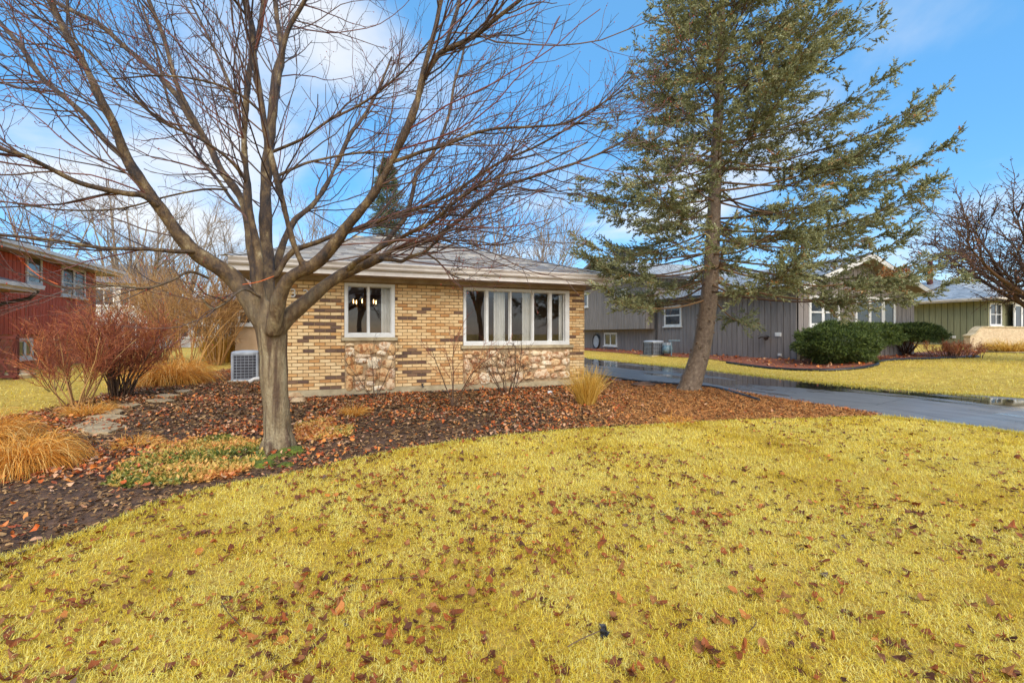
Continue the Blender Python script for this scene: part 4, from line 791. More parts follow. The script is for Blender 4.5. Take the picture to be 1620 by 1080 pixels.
# each limb: list of (px, py, width px, depth)
TR = [(441, 722, 54, 4.98), (441, 708, 49, 4.98), (439, 690, 45.5, 4.98), (437, 650, 43.5, 4.98), (434, 600, 44, 4.98), (432, 560, 44, 4.98), (430, 530, 50, 4.98), (428, 505, 54, 4.98), (426, 478, 42, 4.98)]
LB = [
 [(420, 515, 44, 4.95), (385, 460, 38, 4.9), (358, 430, 36, 4.85), (303, 394, 31, 4.7), (255, 331, 28, 4.55), (223, 287, 24, 4.45), (199, 247, 21, 4.4), (179, 195, 19, 4.3), (159, 159, 17, 4.25), (135, 104, 15, 4.2), (107, 56, 14, 4.15), (84, 12, 12, 4.1), (60, -40, 10, 4.0)],
 [(250, 325, 13, 4.5), (225, 309, 13, 4.4), (199, 306, 12, 4.3), (131, 291, 11, 4.1), (80, 267, 10, 3.95), (40, 247, 9, 3.8), (0, 235, 8, 3.7), (-60, 210, 7, 3.6)],
 [(305, 398, 10, 4.65), (280, 398, 9, 4.5), (231, 394, 8, 4.3), (159, 392, 7, 4.1), (100, 382, 6.5, 3.9), (0, 371, 6, 3.7), (-60, 362, 5, 3.6)],
 [(197, 250, 13, 4.4), (167, 223, 12, 4.5), (139, 187, 11.5, 4.6), (108, 159, 11, 4.65), (64, 120, 10.5, 4.7), (32, 72, 10, 4.75), (0, 36, 9, 4.8), (-40, -10, 8, 4.9)],
 [(412, 480, 26, 5.05), (403, 430, 21, 5.1), (394, 370, 18, 5.15), (382, 315, 17, 5.2), (351, 271, 16, 5.25), (327, 223, 15, 5.3), (303, 191, 14, 5.35), (279, 151, 13, 5.4), (247, 116, 12, 5.45), (199, 76, 11, 5.5), (159, 40, 10, 5.5), (115, 18, 9, 5.5), (60, -10, 8, 5.5)],
 [(327, 223, 10, 5.3), (300, 175, 9, 5.25), (279, 131, 9, 5.2), (259, 60, 8.5, 5.2), (235, 0, 8, 5.15), (220, -40, 7, 5.1)],
 [(414, 490, 24, 4.9), (411, 440, 20, 4.85), (408, 398, 18, 4.85), (394, 331, 17, 4.8), (390, 279, 16, 4.8), (386, 219, 15, 4.75), (390, 159, 14, 4.7), (395, 110, 12, 4.7), (410, 50, 11, 4.65), (420, -20, 10, 4.6)],
 [(432, 526, 34, 4.86), (437, 500, 32, 4.78), (441, 475, 31, 4.74), (452, 447, 30, 4.70), (470, 432, 29, 4.68), (494, 421, 29, 4.68), (519, 398, 26, 4.66), (555, 351, 24, 4.6), (591, 307, 21, 4.55), (615, 263, 19, 4.5), (635, 223, 17, 4.45), (655, 175, 15.5, 4.4), (671, 124, 14.5, 4.4), (687, 96, 13, 4.4), (703, 80, 12, 4.35), (747, 60, 10.5, 4.3), (782, 32, 9, 4.2), (818, 4, 8, 4.15), (860, -30, 7, 4.1)],
 [(484, 428, 18, 4.66), (470, 400, 15, 4.6), (458, 363, 14, 4.55), (438, 283, 14, 4.45), (422, 219, 13, 4.4), (414, 167, 13, 4.35), (402, 92, 12.5, 4.3), (398, 40, 12, 4.25), (386, 0, 11, 4.2), (372, -50, 10, 4.1)],
 [(426, 500, 34, 5.1), (424, 440, 29, 5.15), (422, 398, 27, 5.2), (420, 330, 25, 5.25), (421, 279, 24, 5.3), (430, 187, 22, 5.35), (438, 120, 20, 5.4), (446, 80, 14, 5.4), (438, 30, 12, 5.4), (434, -20, 11, 5.4)],
 [(441, 110, 11, 5.4), (455, 50, 10, 5.35), (476, 12, 9, 5.3), (500, -30, 8, 5.2)],
 [(660, 160, 12, 4.4), (668, 120, 11, 4.35), (679, 80, 10.5, 4.3), (690, 40, 10, 4.25), (697, 0, 9, 4.2), (702, -40, 8, 4.1)],
 [(703, 82, 9, 4.36), (712, 50, 8, 4.4), (722, 20, 8, 4.45), (733, -15, 7, 4.5)],
 [(615, 258, 9, 4.5), (640, 250, 8.5, 4.5), (671, 239, 8, 4.5), (711, 227, 7.5, 4.5), (750, 211, 7, 4.5), (790, 203, 6, 4.5), (838, 201, 5.5, 4.5), (894, 195, 5, 4.5), (940, 171, 4, 4.4), (990, 140, 3, 4.3)],
 [(438, 522, 40, 4.95), (456, 502, 36, 4.96), (477, 484, 32, 4.98), (503, 461, 29, 5.0), (527, 443, 27, 5.05), (554, 428, 25, 5.1), (588, 413, 21, 5.15), (609, 405, 17, 5.2), (620, 395, 14, 5.2), (636, 390, 13, 5.25), (663, 383, 12, 5.3), (690, 375, 11, 5.35), (704, 364, 10, 5.35), (731, 345, 9, 5.4), (759, 319, 8, 5.4), (798, 295, 7, 5.4), (858, 275, 6, 5.4), (940, 247, 5, 5.4), (1000, 215, 3.5, 5.4)],
 [(600, 409, 11, 5.15), (622, 411, 9, 5.1), (636, 413, 8.5, 5.1), (649, 406, 8, 5.05), (671, 399, 7.5, 5.0), (684, 388, 6, 5.0), (697, 376, 5, 5.0), (712, 350, 4, 4.95)],
 [(671, 399, 4.5, 5.0), (690, 411, 4, 4.95), (704, 425, 3.5, 4.9), (717, 436, 3, 4.85), (735, 442, 2, 4.8)],
 [(548, 431, 14, 5.08), (558, 418, 12, 5.0), (584, 403, 10.5, 4.95), (609, 388, 9.5, 4.9), (636, 375, 9, 4.85), (656, 364, 8.5, 4.8), (683, 352, 8, 4.75), (704, 333, 7, 4.7), (740, 305, 6, 4.6), (790, 280, 5, 4.5), (850, 262, 4, 4.4), (930, 225, 3, 4.3)],
 [(570, 412, 14, 5.3), (590, 398, 14, 5.5), (609, 384, 13.5, 5.6), (622, 368, 13, 5.7), (643, 340, 11, 5.8), (655, 295, 9, 5.9), (659, 275, 9, 5.9), (679, 251, 8, 6.0), (695, 223, 7, 6.0), (711, 179, 6.5, 6.1), (719, 131, 6, 6.1), (731, 92, 5, 6.2), (740, 40, 4, 6.2)],
 [(436, 440, 14, 5.15), (460, 400, 12, 5.2), (500, 384, 11, 5.2), (527, 373, 10.5, 5.2), (558, 365, 10, 5.15), (576, 358, 10, 5.1), (609, 346, 9.5, 5.1), (643, 335, 9, 5.05), (679, 323, 8.5, 5.0), (719, 303, 8, 5.0), (750, 283, 7, 5.0), (794, 255, 6, 4.95), (858, 227, 5, 4.9), (940, 175, 4, 4.8), (1000, 120, 3, 4.7)],
 [(436, 430, 18, 5.3), (444, 398, 16, 5.4), (464, 351, 13, 5.6), (492, 327, 12, 5.8), (515, 295, 11, 6.0), (535, 255, 10, 6.1), (555, 211, 9, 6.2), (571, 191, 7, 6.3), (595, 150, 5, 6.4), (620, 90, 4, 6.4)],
 [(436, 280, 7, 4.5), (470, 264, 6, 4.6), (496, 255, 5.5, 4.7), (559, 243, 5, 4.8), (623, 239, 4, 4.9), (680, 222, 3, 5.0)],
 [(432, 240, 7, 5.3), (480, 219, 6, 5.2), (520, 191, 5.5, 5.1), (579, 160, 5, 5.0), (640, 110, 4, 4.9), (700, 40, 3, 4.8)],
 [(416, 180, 6, 4.4), (380, 150, 6, 4.3), (330, 130, 5, 4.2), (260, 120, 4, 4.0), (180, 125, 3, 3.9)],
 [(392, 290, 7, 4.8), (365, 255, 6.5, 4.6), (320, 222, 6, 4.4), (260, 195, 5.5, 4.2), (228, 170, 5, 4.1), (195, 142, 5, 4.05), (150, 92, 4.5, 4.0), (118, 58, 4, 3.95), (105, 0, 4, 3.9)],
 [(390, 235, 6, 4.8), (376, 190, 6, 4.9), (366, 140, 5.5, 5.0), (335, 70, 5, 5.1), (300, 0, 4, 5.2)],
 [(398, 350, 8, 5.2), (370, 320, 7, 5.3), (345, 285, 6.5, 5.5), (310, 240, 6, 5.7), (270, 170, 5, 5.9), (250, 90, 4.5, 6.0), (225, 10, 4, 6.0)],
 [(360, 300, 5, 5.2), (320, 300, 4.5, 5.1), (260, 312, 4, 5.0), (190, 330, 4, 4.9), (100, 332, 3.5, 4.8), (0, 318, 3, 4.7)],
 [(412, 470, 6, 4.8), (385, 458, 5.5, 4.6), (355, 480, 5, 4.4), (335, 488, 4, 4.3), (318, 470, 3, 4.2)],
 [(330, 440, 6, 4.7), (300, 430, 6, 4.5), (268, 445, 5.5, 4.3), (230, 456, 5, 4.15), (180, 452, 4, 4.0), (100, 455, 4, 3.9), (40, 430, 3, 3.8)],
]
def topath(L, k):
    a = resample(np.array([P(x, y, d) for x, y, w, d in L]), k)
    w = np.interp(np.linspace(0, len(L) - 1, k), np.arange(len(L)), [q[2] * q[3] / FPX / 2 * (.72 if L is not TR else .90) for q in L]); return a, w
q = MB(); q.tubes(*topath(TR, 30), 20, cap=True)
thin = MB(); limbs = []
for L in LB:
    a, w = topath(L, 40); limbs.append((a, w))
    big = w > .030
    if big.sum() > 4:
        e = np.where(big)[0][-1] + 1; q.tubes(a[:e], w[:e], 14, cap=True); s0 = max(e - 2, 0)
        thin.tubes(resample(a[s0:], 30), np.interp(np.linspace(s0, 39, 30), np.arange(40), w) * np.linspace(.97, 1, 30), 8)
    else: thin.tubes(a, w, 8)
# root flare
for k in range(6):
    an = k * 2 * math.pi / 6 + .1 + .25 * math.sin(k * 3); d = np.array((math.cos(an), math.sin(an), 0)); b0 = base + (0, 0, .0)
    q.tubes([[b0 + (0, 0, .20) + d * .08, b0 + (0, 0, .08) + d * .13, b0 + (0, 0, .0) + d * .155, b0 + (0, 0, -.06) + d * .22]], [[.045, .045, .035, .02]], 8, cap=True)
tmp = q.build('tmp', M['maple_bark'])
md = tmp.modifiers.new('r', 'REMESH'); md.mode = 'VOXEL'; md.voxel_size = .017
md = tmp.modifiers.new('s', 'SMOOTH'); md.iterations = 6; md.factor = .5
dg = bpy.context.evaluated_depsgraph_get(); me = bpy.data.meshes.new_from_object(tmp.evaluated_get(dg)); bpy.data.objects.remove(tmp)
n = len(me.vertices); co = np.zeros(n * 3, np.float32); me.vertices.foreach_get('co', co); co = co.reshape(-1, 3); no = np.zeros(n * 3, np.float32); me.vertex_normals.foreach_get('vector', no); no = no.reshape(-1, 3)
dsp = (vnoise(co[:, 0] + co[:, 1] * .7, co[:, 2] * .5, 14, 5) - .5) * .010 + (vnoise(co[:, 0] - co[:, 1], co[:, 2], 5, 6) - .5) * .016
me.vertices.foreach_set('co', (co + no * dsp[:, None]).astype(np.float32).ravel()); me.polygons.foreach_set('use_smooth', np.ones(len(me.polygons), bool)); me.materials.clear(); me.materials.append(M['maple_bark']); me.update()
me.name = 'trunk'; to = link_new('trunk', me, mp); to.matrix_parent_inverse = inv(mp)
thin.build('limbs', M['maple_bark'], mp, smooth=True)
# twigs: three orders
axis = np.array((base[0], base[1]))
P0, D0, R0 = [], [], []
for a, w in limbs:
    ln = np.linalg.norm(np.diff(a, axis=0), axis=1).sum(); m = int(ln / .14) + 2
    s = mr.uniform(.22, 1.0, m) ** .85; p, t = along(a[None], np.zeros(m, int), np.clip(s, 0, .999)); rr = np.interp(s, np.linspace(0, 1, 40), w)
    out = np.concatenate([p[:, :2] - axis, np.zeros((m, 1))], 1); out = nrm(out)
    d = nrm(t * .75 + side(t, mr) * .7 + out * .7 + np.array((0, 0, .0))); P0.append(p); D0.append(d); R0.append(rr)
P0, D0, R0 = map(np.concatenate, (P0, D0, R0))
ok = P0[:, 2] < 6.5; P0, D0, R0 = P0[ok], D0[ok], R0[ok]
L0 = mr.uniform(.5, 1.7, len(P0)) * np.clip(R0 / .02, .6, 1.25)
A = grow(P0, D0, L0, 10, .05, .12, mr)
def keepdeep(X, lim=2.3): return (depth(X) > lim).all(1)
kd = keepdeep(A); A, L0, R0 = A[kd], L0[kd], R0[kd]
ra = np.clip(R0 * .5, .0035, .0085)
def taper(r0, k, e=.45): return r0[:, None] * np.linspace(1, e, k)[None]
tw = MB(); tw.tubes(A, taper(ra, 10), 5)
nB = len(A) * 5; iB = mr.integers(0, len(A), nB); sB = mr.uniform(.2, .98, nB); p, t = along(A, iB, sB); d = nrm(t * .9 + side(t, mr) * .8 + np.array((0, 0, .12)))
B = grow(p, d, mr.uniform(.15, .65, nB) * np.clip(L0[iB], .6, 1.2), 6, .09, .12, mr); kd = keepdeep(B, 2.0); B = B[kd]; rB = np.clip(ra[iB][kd] * .55, .0022, .004)
tw.tubes(B, taper(rB, 6), 3)
nC = int(len(B) * .9); iC = mr.integers(0, len(B), nC); p, t = along(B, iC, mr.uniform(.2, .95, nC)); d = nrm(t + side(t, mr) * .9)
Cc = grow(p, d, mr.uniform(.06, .24, nC), 4, .08, .14, mr); tw.tubes(Cc, taper(np.full(nC, .0022), 4), 3)
tw.build('twigs', M['twig'], mp, smooth=True)
ends = np.concatenate([B[mr.random(len(B)) < .55][:, -1], Cc[mr.random(nC) < .5][:, -1], along(B, mr.integers(0, len(B), 1500), mr.random(1500))[0]])
def blobs(mb, c, r_, rr):
    o = np.array([(1, 0, 0), (-1, 0, 0), (0, 1, 0), (0, -1, 0), (0, 0, 1.3), (0, 0, -1.3)]); V = c[:, None] + o[None] * r_[:, None, None]
    F = np.array([(0, 2, 4), (2, 1, 4), (1, 3, 4), (3, 0, 4), (2, 0, 5), (1, 2, 5), (3, 1, 5), (0, 3, 5)]); mb.add(V.reshape(-1, 3), (F[None] + (np.arange(len(c)) * 6)[:, None, None]).reshape(-1, 3), 0, np.repeat(rr, 6))
bd = MB(); blobs(bd, ends, mr.uniform(.0035, .0075, len(ends)), mr.random(len(ends))); bd.build('buds', M['bud'], mp)
# burl scar on the trunk and moss at the foot
ms = MB()
for (x, y, w, h) in ((462, 714, .16, .05), (415, 735, .14, .04), (440, 722, .12, .03), (452, 735, .09, .02)):
    c = G(x, y); th = np.linspace(0, 2 * math.pi, 15)[:-1]
    k1 = mr.uniform(.75, 1.2, 14); V = [(c[0] + w * k1[i] * math.cos(th[i]), c[1] + w * k1[i] * math.sin(th[i]), -.005) for i in range(14)] + [(c[0] + w * .6 * k1[i] * math.cos(th[i]), c[1] + w * .6 * k1[i] * math.sin(th[i]), h * .8) for i in range(14)] + [(c[0], c[1], h)]
    ms.add(V, [(i, (i + 1) % 14, 14 + (i + 1) % 14, 14 + i) for i in range(14)]); ms.add(V, [(14 + i, 14 + (i + 1) % 14, 28) for i in range(14)])
tag(ms.build('moss', M['moss'], smooth=True), 'bright green moss at the foot of the maple', 'moss', kind='stuff')
# orange cords
def cord(pts, label):
    q = MB(); a = resample([P(*p) for p in pts], 14); q.tubes(a, np.full(14, .004), 5); tag(q.build('orange_cord', M['orange']), label, 'cord')
cord([(384, 450, 4.72), (408, 446, 4.66), (433, 437, 4.7)], 'orange cord tied across the fork of the maple')
cord([(28, 405, 3.9), (40, 418, 4.0), (62, 436, 4.0), (92, 450, 4.0)], 'orange cord hanging from the maple twigs before the red house')

# ---- the spruce
sr = np.random.default_rng(33)
sb = G(1090, 617)
spt = thing('spruce_tree', 'tall sparse spruce with leaning trunk beside the wet driveway', 'tree', sb)
D = depth(sb[None])[0]
tp = [(1084, 632, 44), (1090, 615, 37), (1100, 585, 33), (1110, 550, 30), (1118, 500, 29), (1123, 455, 27), (1126, 410, 25), (1129, 350, 22), (1133, 250, 19), (1138, 150, 15), (1141, 50, 12), (1143, -60, 9), (1145, -180, 7), (1146, -290, 2)]
ta = resample(np.array([P(x, y, D) for x, y, w in tp]), 60); tr_ = np.interp(np.linspace(0, 13, 60), np.arange(14), [w * D / FPX / 2 * .92 for _, _, w in tp])
q = MB(); q.tubes(ta, tr_, 18)
for k in range(6):
    an = k * math.pi / 3; d = np.array((math.cos(an), math.sin(an), 0)); q.tubes([[sb + (0, 0, .32) + d * .06, sb + (0, 0, .1) + d * .13, sb + (0, 0, -.05) + d * .30]], [[.10, .09, .04]], 8)
for k in range(40):                                            # stubs of pruned branches
    z = sr.uniform(.4, 2.6); c = np.array([np.interp(z, ta[:, 2], ta[:, j]) for j in range(3)]); an = sr.uniform(0, 6.28); d = np.array((math.cos(an), math.sin(an), .1)); r_ = np.interp(z, ta[:, 2], tr_)
    q.tubes([[c + d * (r_ - .04), c + d * (r_ + sr.uniform(.01, .035))]], [[.045, .02]], 6, cap=True)
so = q.build('trunk', M['spruce_bark'], spt, smooth=True)
right = np.array((ct, -st, 0)); BP, BDr, BL_, BE, BZ = [], [], [], [], []
z = 2.15
while z < 12.4:
    c = np.array([np.interp(z, ta[:, 2], ta[:, j]) for j in range(3)]); nb_ = sr.integers(5, 8) if z > 2.3 else 5; a0 = sr.uniform(0, 6.28)
    for k in range(nb_):
        an = a0 + k * 2 * math.pi / nb_ + sr.uniform(-.3, .3); d = np.array((math.cos(an), math.sin(an), 0)); rt = float(d @ right)
        L = np.interp(z, [2, 3, 4, 6, 8, 10, 12.4], [3.2, 3.7, 3.7, 3.0, 2.3, 1.5, .4]) * (1 + .17 * rt) * sr.uniform(.78, 1.08)
        el = math.radians(np.interp(z, [2, 3, 4, 6, 9, 12], [6, 6, 8, 18, 30, 50]) + sr.uniform(-7, 7))
        BP.append(c + (0, 0, sr.uniform(-.1, .1))); BDr.append(d * math.cos(el) + np.array((0, 0, math.sin(el)))); BL_.append(L); BZ.append(z)
    z += sr.uniform(.24, .38)
BP, BDr, BL_, BZ = map(np.array, (BP, BDr, BL_, BZ)); nb_ = len(BP); K = 13
s_ = np.linspace(0, 1, K)[None, :, None]
droop = np.interp(BZ, [2, 4, 7, 12], [.25, .22, .12, .0])[:, None, None]
BR = BP[:, None] + BDr[:, None] * BL_[:, None, None] * s_ + np.array((0, 0, 1.)) * BL_[:, None, None] * droop * (-1.7 * s_ + 1.0 * s_ ** 2.2 + .35 * s_ ** 5)
wob = np.cumsum(sr.normal(0, .02, BR.shape), 1); BR = BR + wob * s_
lm = MB(); lm.tubes(BR, np.clip(BL_ * .0075, .006, .028)[:, None] * np.linspace(1, .16, K)[None], 5)
# branchlets
nl = np.clip((BL_ * 9.5), 5, 46).astype(int); iL = np.repeat(np.arange(nb_), nl); nL = len(iL)
bare = np.interp(BZ, [2, 3, 5, 7, 9], [.46, .40, .32, .18, .06])[iL]
sL = bare + (1 - bare) * sr.random(nL) ** .8
p, t = along(BR, iL, np.clip(sL, 0, .995)); hz = nrm(np.cross(t, np.array((0, 0, 1.)))) * np.where(sr.random(nL) < .5, 1, -1)[:, None]
d = nrm(t * .75 + hz * .85 + sr.normal(0, .18, (nL, 3)) + np.array((0, 0, -.10)))
ll = (np.clip((1 - sL) * .34, .05, 1) * BL_[iL] + .22) * sr.uniform(.6, 1.15, nL); ll = np.clip(ll, .15, 1.15)
LB_ = grow(p, d, ll, 5, -.015, .11, sr); lm.tubes(LB_, np.clip(ll * .009, .003, .01)[:, None] * np.linspace(1, .3, 5)[None], 3)
# bare dead twigs inside the crown
nd = 2400; iD = sr.integers(0, nb_, nd); pD, tD = along(BR, iD, sr.uniform(.05, .55, nd)); DD = grow(pD, nrm(tD * .6 + side(tD, sr) + np.array((0, 0, -.25))), sr.uniform(.15, .6, nd), 5, -.03, .12, sr); lm.tubes(DD, np.full((nd, 5), .004) * np.linspace(1, .4, 5), 3)
lm.build('limbs', M['spruce_limb'], spt, smooth=True)
# twiglets dressed with needles
def needle_mesh(mb, pa, da, la, nn, nlen, nwid, r, rr, spread=.75):
    m = len(pa); s = (np.arange(nn) + .5) / nn; s = np.broadcast_to(s, (m, nn)) + r.uniform(-.04, .04, (m, nn))
    a = nrm(np.cross(da, np.where(np.abs(da[:, 2:3]) < .8, np.array((0, 0, 1.)), np.array((1., 0, 0))))); b_ = np.cross(da, a)
    ph = r.random((m, 1)) * 6.28 + np.arange(nn)[None] * 2.4
    o = a[:, None] * np.cos(ph)[..., None] + b_[:, None] * np.sin(ph)[..., None]
    c = pa[:, None] + da[:, None] * (la[:, None] * s)[..., None]
    nd_ = nrm(da[:, None] * (1 - spread * .55) + o * spread + r.normal(0, .08, o.shape)); nd_[:, -1] = da
    w = nrm(np.cross(nd_, r.normal(0, 1, nd_.shape))) * nwid / 2
    ln = nlen * r.uniform(.7, 1.15, (m, nn, 1))
    V = np.stack([c - w - nd_ * .006, c + w - nd_ * .006, c + nd_ * ln], 2)
    F = np.arange(m * nn * 3).reshape(-1, 3); mb.add(V.reshape(-1, 3), F, 0, np.repeat(np.clip(np.repeat(rr, nn) + r.normal(0, .06, m * nn), 0, 1), 3))
ntw = np.clip(ll * 19, 4, 17).astype(int); iT = np.repeat(np.arange(nL), ntw); sT = sr.random(len(iT)) ** .75
p, t = along(LB_, iT, np.clip(sT, 0, .99)); d = nrm(t * .9 + side(t, sr) * .7 + np.array((0, 0, .06)))
# branch tips too
nt_ = 9; iE = np.repeat(np.arange(nb_), nt_); pE, tE = along(BR, iE, np.clip(sr.uniform(.75, 1.0, len(iE)), 0, .99)); dE = nrm(tE + side(tE, sr) * .6)
p = np.concatenate([p, pE, LB_[:, -1]]); d = np.concatenate([d, dE, nrm(LB_[:, -1] - LB_[:, -2])]); m = len(p)
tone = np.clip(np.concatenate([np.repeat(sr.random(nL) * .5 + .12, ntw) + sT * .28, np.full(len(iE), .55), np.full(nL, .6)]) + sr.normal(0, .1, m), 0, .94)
tone[sr.random(m) < .006] = 1.0
rust = (np.linalg.norm(p - P(1395, 467, D - .6), axis=1) < .75) & (sr.random(m) < .8); tone[rust] = 1.0
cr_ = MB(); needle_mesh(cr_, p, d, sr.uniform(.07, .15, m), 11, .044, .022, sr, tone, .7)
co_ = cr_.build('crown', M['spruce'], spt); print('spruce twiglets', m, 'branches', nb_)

# ---- needle domes: yews
def yew(px, py, rx, ry, h, label, seed, zb=.25, n=5200):
    r = np.random.default_rng(seed); c = G(px, py); t = thing('yew_shrub', label, 'shrub', c, 'clipped yews before the grey house')
    dd = r.normal(0, 1, (n, 3)); dd = nrm(dd); dd[:, 2] = np.where(dd[:, 2] < (-.55 if zb > .1 else -.95), -dd[:, 2], dd[:, 2])
    lump = 1 + .10 * np.sin(dd[:, 0] * 5 + seed) * np.cos(dd[:, 1] * 6) + .07 * np.sin(dd[:, 2] * 9 + dd[:, 0] * 4)
    rad = r.uniform(.80, 1.03, n) * lump; sq = 1 / np.maximum(np.abs(dd) ** 2.6, 1e-4).sum(1) ** (1 / 2.6)
    pos = c + dd * np.array((rx, ry, (h - zb) / 2)) * (rad * sq)[:, None] + (0, 0, zb + (h - zb) / 2)
    q = MB(); needle_mesh(q, pos, nrm(dd + r.normal(0, .45, dd.shape) + (0, 0, .25)), r.uniform(.06, .14, n), 11, .05, .022, r, r.random(n) * .75 + .1, .7); q.build('crown', M['yew'], t)
    q = MB(); k = 18; an = r.uniform(0, 6.28, k); ds = np.stack([np.cos(an) * .6, np.sin(an) * .6, np.full(k, .8)], 1)
    q.tubes(grow(c + r.normal(0, .06, (k, 3)) * (1, 1, 0), ds, np.full(k, h * .75), 7, .02, .1, r), np.full((k, 7), .025) * np.linspace(1, .4, 7), 5); q.build('stems', M['dark_stem'], t)
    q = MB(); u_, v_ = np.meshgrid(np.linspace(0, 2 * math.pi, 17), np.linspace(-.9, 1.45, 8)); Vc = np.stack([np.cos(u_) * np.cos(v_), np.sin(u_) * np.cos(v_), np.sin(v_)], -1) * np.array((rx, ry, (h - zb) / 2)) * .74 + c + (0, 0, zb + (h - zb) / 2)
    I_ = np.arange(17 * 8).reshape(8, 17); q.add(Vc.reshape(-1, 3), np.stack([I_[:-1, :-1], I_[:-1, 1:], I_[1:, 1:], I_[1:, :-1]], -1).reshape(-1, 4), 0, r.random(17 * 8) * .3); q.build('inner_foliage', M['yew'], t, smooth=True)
yew(1325, 573, 1.25, 1.0, 1.28, 'big dark green yew beside the brick pier', 41, .0, 7500)
yew(1374, 568, 1.1, .85, 1.26, 'clipped yew with bare stems between the two larger yews', 42, .4, 4600)
yew(1436, 562, 1.45, 1.0, 1.25, 'wide spreading yew next to the low red brown shrub', 43, .42, 6400)

# ---- twiggy shrubs and bare trees
def shrub(name, px, py, h, spread, nst, mats, label, cat, seed, lv=(7, 6, 3), r0=.012, group=None, up=.05, base_r=.12, flare=.75, leaves=0, d=None):
    r = np.random.default_rng(seed); c = G(px, py) if d is None else d; t = thing(name, label, cat, c, group)
    an = r.uniform(0, 6.28, nst); fl = r.uniform(.1, 1, nst) * flare; ds = np.stack([np.cos(an) * fl, np.sin(an) * fl, np.ones(nst)], 1)
    st_ = grow(c + np.stack([np.cos(an), np.sin(an), np.zeros(nst)], 1) * base_r * r.random(nst)[:, None], ds, h * r.uniform(.65, 1.0, nst), 9, up * .3, .09, r)
    q = MB(); q.tubes(st_, taper(r0 * r.uniform(.6, 1.1, nst), 9, .3), 5); q.build('stems', M[mats[0]], t, smooth=True)
    q = MB(); n1_ = nst * lv[0]; i1 = r.integers(0, nst, n1_); p, tg = along(st_, i1, r.uniform(.3, .97, n1_)); x1 = grow(p, nrm(tg + side(tg, r) * spread), h * r.uniform(.12, .42, n1_), 7, up, .11, r); q.tubes(x1, taper(np.full(n1_, r0 * .38), 7, .4), 3)
    n2_ = n1_ * lv[1]; i2 = r.integers(0, n1_, n2_); p, tg = along(x1, i2, r.uniform(.15, .97, n2_)); x2 = grow(p, nrm(tg + side(tg, r) * spread * 1.1), h * r.uniform(.05, .17, n2_), 3, up, .12, r); q.tubes(x2, taper(np.full(n2_, r0 * .25), 3, .5), 3)
    q.build('twigs', M[mats[1]], t, smooth=True)
    if leaves:
        k = leaves; pl = x2[r.integers(0, n2_, k), -1]; q = MB(); dl_ = nrm(r.normal(0, 1, (k, 3))); wl = nrm(np.cross(dl_, r.normal(0, 1, (k, 3)))); s0 = r.uniform(.01, .024, k)[:, None]
        q.add(np.stack([pl, pl + dl_ * s0 + wl * s0 * .5, pl + dl_ * s0 * 2, pl + dl_ * s0 - wl * s0 * .5], 1).reshape(-1, 3), np.arange(k * 4).reshape(-1, 4), 0, np.repeat(r.random(k), 4)); q.build('dead_leaves', M['litter'], t)
    return t
shrub('red_twig_shrub', 186, 628, 1.75, .7, 46, ('dark_stem', 'red_twig'), 'big red twigged shrub with dark stems beside the stepping stones', 'shrub', 51, (11, 8, 0), .015, leaves=260, base_r=.22, flare=.62)
shrub('red_twig_shrub', 122, 642, 1.6, .7, 14, ('gold_twig', 'red_twig'), 'loose reddish shrub with pale stems before the red house', 'shrub', 52, (12, 8, 0), .015, leaves=120, base_r=.2, flare=.6)
shrub('red_twig_shrub', 88, 618, .8, .8, 8, ('dark_stem', 'red_twig'), 'small sparse reddish shrub nearest the red house wall', 'shrub', 53, (8, 6, 0), .011, base_r=.2, flare=.8)
shrub('bare_shrub', 592, 631, 1.15, .8, 6, ('dark_stem', 'dark_stem'), 'thin bare shrub before the small stone panel', 'shrub', 54, (6, 4, 0), .010, base_r=.04, flare=.75)
shrub('bare_shrub', 716, 645, 1.35, .8, 5, ('dark_stem', 'red_twig'), 'thin bare shrub leaning before the plain brick wall', 'shrub', 55, (7, 5, 0), .013, base_r=.05, flare=.55)
shrub('bare_shrub', 803, 625, 1.22, .9, 11, ('dark_stem', 'dark_stem'), 'spreading bare shrub before the wide stone panel', 'shrub', 56, (7, 5, 0), .012, base_r=.16, flare=1.0)
shrub('low_red_shrub', 1508, 565, .62, .8, 70, ('dark_stem', 'red_twig'), 'low red brown shrub at the end of the yew row', 'shrub', 57, (7, 5, 0), .012, leaves=1800, base_r=.9, flare=.9)
gold = [(298, 581, 4.0, 61, 'tall golden brown shrub nearest the red twigged shrub'), (345, 577, 3.9, 62, 'golden brown shrub standing behind the orange grass'), (255, 574, 4.2, 63, 'hazy golden shrub beneath the far white house'), (384, 572, 2.8, 64, 'dull brown rounded shrub under the tan house window'), (218, 578, 3.6, 66, 'brown shrub rising behind the red twigged shrub')]
for x, y, h, sd_, lb in gold: shrub('golden_shrub', x, y, h, .7, 22, ('gold_twig', 'gold_twig'), lb, 'shrub', sd_, (8, 8, 0), .026, 'golden shrubs along the back boundary', base_r=.35, flare=.7)
